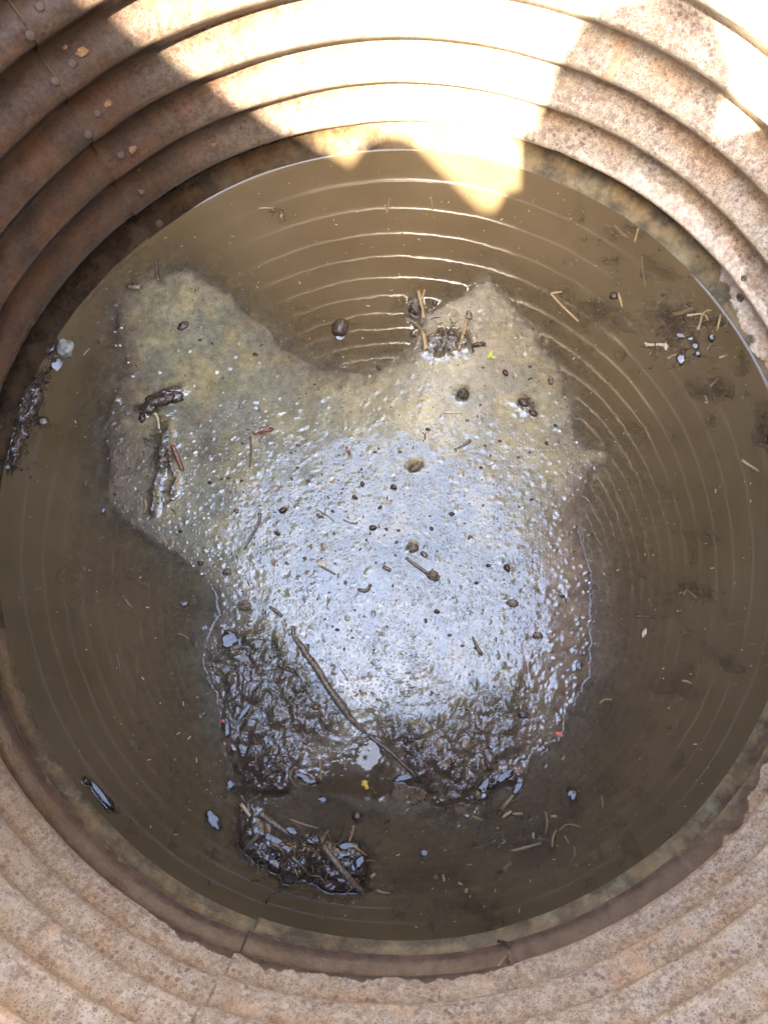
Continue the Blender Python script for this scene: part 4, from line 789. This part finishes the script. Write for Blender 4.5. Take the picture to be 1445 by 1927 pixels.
# floating chaff and dust: nobody could count it
def chaff(name, n, mat, lab, smin, smax, seed_, where):
    g = random.Random(seed_); vs = []; fs = []
    while n > 0:
        a = g.uniform(0, 2 * math.pi); r = R0 * .98 * math.sqrt(g.random()); x, y = r * math.sin(a), r * math.cos(a)
        u, v = to_px(np.array(x), np.array(y)); i = int(np.argmin((gx - x) ** 2 + (gy - y) ** 2)) if where != 'water' or n % 1 == 0 else 0
        zz = max(mudz.ravel()[i], watz.ravel()[i]) + .00025
        onw = mudz.ravel()[i] < 0
        if (where == 'water') != bool(onw): continue
        n -= 1; s = g.uniform(smin, smax) * PX; l = s * g.choice([1, 1, 1.3, 2.5, 4]); th = g.uniform(0, 3.14); c, q = math.cos(th), math.sin(th); b = len(vs)
        for (p, t, h) in [(-l, -s, 0), (l, -s * .7, 0), (l * .9, s, 0), (-l, s * .8, 0), (-l * .5, 0, s * .8), (l * .6, 0, s * .8)]:
            vs.append((x + p * c - t * q, y + p * q + t * c, zz + h))
        fs += [(b, b + 1, b + 5, b + 4), (b + 1, b + 2, b + 5), (b + 2, b + 3, b + 4, b + 5), (b + 3, b, b + 4)]
    me = bpy.data.meshes.new(name); me.from_pydata(vs, [], fs); me.update(); o = link(name, me, mat); tag(o, lab, 'chaff', kind='stuff')
chaff('floating_chaff', 300, M_PALE, 'fine pale chaff scattered over the brown water', .45, 1.0, 5, 'water')
chaff('dark_crumbs', 260, M_SEED, 'fine dark crumbs scattered over the silt mound', .5, 1.5, 6, 'mud')
chaff('drowned_litter', 110, M_STRAWB, 'fine brown plant litter floating on the water', .5, 1.3, 8, 'water')
def litter(name, u0, v0, su, sv, n, mat, lab, z0, z1, lmin, lmax, sd, w=.9):
    """a mat of fine fibres nobody could count: thin three-sided slivers, bent once"""
    g = random.Random(sd); vs = []; fs = []
    for i in range(n):
        u, v = g.gauss(u0, su), g.gauss(v0, sv); p = at(u, v, 0)
        if math.hypot(p.x, p.y) > R0 * .985: continue
        zz = g.uniform(z0, z1) + (max(mud_at(p.x, p.y), 0) if z0 > 0 else 0)
        L = g.uniform(lmin, lmax) * PX; th = g.gauss(.3, 1.1); wd = g.uniform(.5, 1.3) * w * PX; d2 = th + g.uniform(-.9, .9)
        P = [p + Vector((-math.cos(th) * L / 2, -math.sin(th) * L / 2, 0)), p, p + Vector((math.cos(d2) * L / 2, math.sin(d2) * L / 2, 0))]
        b = len(vs)
        for k, q in enumerate(P):
            t = Vector((math.cos(th), math.sin(th), 0)); nn = Vector((-t.y, t.x, 0)); ww = wd * (1, 1.1, .5)[k]
            hz = zz + g.uniform(-.0006, .0006) - (p.z)
            for o_ in (nn * ww, -nn * ww, Vector((0, 0, ww * 1.2))):
                r = q + o_; vs.append((r.x, r.y, r.z + hz))
        for k in (0, 3):
            for j in range(3): fs.append((b + k + j, b + k + (j + 1) % 3, b + k + 3 + (j + 1) % 3, b + k + 3 + j))
        fs += [(b + 2, b + 1, b), (b + 6, b + 7, b + 8)]
    me = bpy.data.meshes.new(name); me.from_pydata(vs, [], fs); me.update(); o = link(name, me, mat); tag(o, lab, 'plant litter', kind='stuff')
for args in [('litter_mat', 1285, 625, 42, 38, 170, M_TWIGD, 'dark matted plant fibres of the straw raft at the upper right', -.0012, .0009, 8, 34, 1),
             ('litter_mat', 1290, 610, 44, 36, 60, M_STRAWB, 'brown broken fibres mixed into the straw raft at the upper right', -.0006, .0012, 6, 30, 2),
             ('litter_mat', 1335, 735, 28, 22, 60, M_TWIGD, 'sunken dark fibres below the straw raft', -.0028, -.0008, 8, 28, 3),
             ('litter_mat', 1125, 590, 24, 30, 60, M_TWIGD, 'dark fibre clump in the water left of the straw raft', -.0022, .0003, 6, 24, 4),
             ('litter_mat', 1140, 1350, 26, 32, 80, M_TWIGD, 'round dark patch of sunken fibres right of the mound', -.0026, .0002, 5, 18, 5),
             ('litter_mat', 1300, 1108, 22, 14, 36, M_TWIGD, 'small dark patch of sunken fibres in the right-hand water', -.0026, .0002, 5, 18, 6),
             ('litter_mat', 1010, 1560, 70, 40, 150, M_TWIGD, 'loose tangle of sunken fibres at the lower right', -.0030, .0003, 8, 40, 7),
             ('litter_mat', 570, 1615, 62, 26, 110, M_TWIGD, 'dark soaked fibres matted on the bottom island', .0005, .0040, 8, 40, 8),
             ('litter_mat', 590, 1610, 62, 28, 26, M_ROOT, 'paler soaked fibres matted on the bottom island', .0012, .0050, 8, 34, 9),
             ('litter_mat', 505, 1455, 30, 22, 110, M_TWIGD, 'dark fibrous sludge above the bottom island', .0003, .0025, 6, 22, 10),
             ('litter_mat', 745, 1655, 45, 26, 60, M_TWIGD, 'sunken fibres right of the bottom island', -.0030, -.0006, 8, 30, 11),
             ('litter_mat', 845, 1480, 44, 26, 90, M_TWIGD, 'dark soaked fibres on the wet tip of the mound', .0003, .0022, 6, 24, 12),
             ('litter_mat', 305, 870, 14, 50, 60, M_TWIGD, 'soaked fibres in the forked mud ridge at the left', .0003, .0025, 6, 18, 13),
             ('litter_mat', 835, 635, 32, 18, 80, M_TWIGD, 'soaked fibres at the foot of the upper tuft of straw', .0003, .0025, 6, 22, 14),
             ('litter_mat', 1432, 820, 12, 22, 30, M_TWIGD, 'dark fibre clump at the right edge of the picture', -.0015, .0006, 5, 18, 15),
             ('litter_mat', 520, 396, 16, 8, 22, M_TWIGD, 'faint dark smudge of fibres near the far wall', -.0035, -.0015, 6, 20, 16),
             ('litter_mat', 1190, 430, 24, 14, 24, M_ROOT, 'few fine fibres beside the fat brown straw', -.0015, .0003, 6, 24, 17)]:
    litter(*args)
print('debris', round(time.time() - T0, 1))

# ------------------------------------------------------------------ ground outside and the photographer whose shadow falls into the pipe
m = NT('dry_ground'); cg = m.coord()
m.bsdf(m.mix(m.noise(cg, 6, 6, .65), (.16, .12, .075), (.24, .19, .12)), .9, m.bump(m.noise(cg, 30, 5, .7), .02, .6)); M_GROUND = m.m
b = bmesh.new(); prev = None
for r in (0.478, 0.6, 1.0, 2.5, 8, 40, 300):
    ring = [b.verts.new((r * math.cos(2 * math.pi * i / 96), r * math.sin(2 * math.pi * i / 96), 0.0 + (0.03 * mnoise.noise(Vector((math.cos(i / 96 * 6.283) * r, math.sin(i / 96 * 6.283) * r, 0))) if 1 <= r < 40 else 0))) for i in range(96)]
    if prev:
        for i in range(96): b.faces.new((prev[i], ring[i], ring[(i + 1) % 96], prev[(i + 1) % 96]))
    prev = ring
gm = bpy.data.meshes.new('ground'); b.to_mesh(gm); b.free(); tag(link('ground', gm, M_GROUND), kind='structure')

m = NT('skin'); m.bsdf((.42, .25, .18), .5); M_SKIN = m.m
m = NT('shirt_cloth'); cg = m.coord(); m.bsdf(m.mix(m.noise(cg, 60, 3), (.05, .06, .09), (.07, .08, .12)), .85); M_SHIRT = m.m
m = NT('trouser_cloth'); m.bsdf((.05, .045, .04), .85); M_TROU = m.m
m = NT('hair'); m.bsdf((.04, .025, .015), .5); M_HAIR = m.m
m = NT('phone_shell'); m.bsdf((.02, .02, .022), .35); M_PH = m.m
person = bpy.data.objects.new('person', None); C.objects.link(person); person.location = (0, -0.85, 0)
tag(person, 'person in dark shirt and trousers leaning over the rim with a phone in both hands', 'person')
H = Vector((0.040, -0.475, 1.47))            # middle of the head
cx = 0.02
V_, E_, Rr = [], [], []
def jt(p, r, par=None, ry=None):
    V_.append(Vector(p)); Rr.append((r, ry or r))
    if par is not None: E_.append((par, len(V_) - 1))
    return len(V_) - 1
pel = jt((cx, -.84, .93), .125, None, .105)
wst = jt((cx, -.82, 1.06), .115, pel, .09)
chs = jt((cx + .035, -.72, 1.22), .14, wst, .10)
shc = jt((cx + .055, -.59, 1.36), .11, chs, .085)
nk = jt((cx + .04, -.545, 1.41), .05, shc); nk2 = jt((H.x - .005, H.y - .035, H.z - .075), .05, nk)
h1 = jt((H.x, H.y + .005, H.z - .045), .064, nk2); h2 = jt((H.x, H.y + .005, H.z + .02), .080, h1); h3 = jt((H.x, H.y - .005, H.z + .065), .066, h2)
PHC = Vector(CAM) + ROT @ Vector((.024, -.062, .012))      # phone centre
for s in (-1, 1):
    c = jt((cx + .050 + s * .10, -.61, 1.375), .060, shc); sh = jt((cx + .045 + s * .18, -.60, 1.375), .054, c)
    el = jt((s * .200, -.345, 1.19), .050, sh); fa = jt((s * .14, -.375, 1.09), .040, el)
    wr = jt(PHC + ROT @ Vector((.062 if s > 0 else -.090, -.138, .010)), .036, fa)
    pm = jt(PHC + ROT @ Vector((s * .056, -.050, .018)), .024, wr, .016)
    for k in range(4):                       # four fingers under the phone, unequal and bent
        y0 = -.062 + k * .020; ln = (.030, .036, .034, .026)[k]
        a = jt(PHC + ROT @ Vector((s * .050, y0 + .0, .004)), .0095, pm)
        bq = jt(PHC + ROT @ Vector((s * .044, y0 + .004, -.012)), .0085, a)
        jt(PHC + ROT @ Vector((s * (.044 - ln), y0 + .006, -.013)), .0070, bq)
    t1 = jt(PHC + ROT @ Vector((s * .050, -.020, .020)), .0115, pm); jt(PHC + ROT @ Vector((s * .022, -.004, .014)), .0085, t1)
    hp = jt((cx + s * .085, -.87, .86), .085, pel); kn = jt((cx + s * .105, -.84, .49), .056, hp); an = jt((cx + s * .11, -.90, .09), .038, kn)
    ft = jt((cx + s * .12, -.83, .045), .036, an); jt((cx + s * .125, -.71, .035), .032, ft)
me = bpy.data.meshes.new('body'); me.from_pydata([v - person.location for v in V_], E_, [])
ob = bpy.data.objects.new('body', me); C.objects.link(ob)
md = ob.modifiers.new('skin', 'SKIN'); md.use_smooth_shade = True
for v, r in zip(me.skin_vertices[0].data, Rr): v.radius = r
me.skin_vertices[0].data[0].use_root = True
ob.modifiers.new('sub', 'SUBSURF').levels = 2; ob.modifiers['sub'].render_levels = 2
dg = bpy.context.evaluated_depsgraph_get(); bm_ = bpy.data.meshes.new_from_object(ob.evaluated_get(dg))
bpy.data.objects.remove(ob); bm_.name = 'body'
bm_.materials.clear()
for mm in (M_SKIN, M_SHIRT, M_TROU): bm_.materials.append(mm)
wz_ = Vector(person.location)
for p in bm_.polygons:
    c = p.center + wz_; p.use_smooth = True
    onhead = (c - H).length < .135 and c.y > -.60 or c.z > 1.43
    hand = (c - PHC).length < .135 or (abs(c.x - cx) > .05 and c.z < 1.24 and c.y > -.42)
    p.material_index = 0 if (onhead or hand) else (2 if c.z < .98 else 1)
link('body', bm_, None, person)
hb = bmesh.new(); bmesh.ops.create_icosphere(hb, subdivisions=3, radius=1)
for v in hb.verts:
    n = mnoise.noise(v.co * 3); v.co = Vector((v.co.x * .086, v.co.y * .100, v.co.z * .085)) * (1 + .06 * n)
bmesh.ops.bisect_plane(hb, geom=hb.verts[:] + hb.edges[:] + hb.faces[:], plane_co=(0, .02, -.015), plane_no=(0, .75, -.55), clear_outer=True)
hm = bpy.data.meshes.new('hair'); hb.to_mesh(hm); hb.free(); hm.materials.append(M_HAIR)
for p in hm.polygons: p.use_smooth = True
ho = link('hair', hm, None, person); ho.location = H + Vector((0, -.012, .03)) - person.location
# face: nose, ears, eyes looking down at the phone
def face(name, off, sx, sy, sz, mt):
    o = link(name, blob_mesh(name, sx, sy, sz, 2, 2, 0, 1, mt), None, person); o.location = H + Vector(off) - person.location
face('nose', (0, .085, -.02), .011, .018, .016, M_SKIN); face('ear', (-.081, 0, -.005), .009, .018, .028, M_SKIN); face('ear', (.081, 0, -.005), .009, .018, .028, M_SKIN)
face('eye', (-.030, .072, .008), .012, .008, .008, M_PH); face('eye', (.030, .072, .008), .012, .008, .008, M_PH); face('mouth', (0, .070, -.055), .022, .006, .005, M_RED)
ph = bmesh.new(); bmesh.ops.create_cube(ph, size=1)
for v in ph.verts: v.co.x *= .075; v.co.y *= .155; v.co.z *= .008
bmesh.ops.bevel(ph, geom=ph.edges[:], offset=.003, segments=2, affect='EDGES')
pm_ = bpy.data.meshes.new('phone'); ph.to_mesh(pm_); ph.free()
po = link('phone', pm_, M_PH); po.location = PHC; po.rotation_euler = ROT.to_euler(); tag(po, 'black mobile phone held flat in both hands above the water', 'phone')

print('script', round(time.time() - T0, 1))
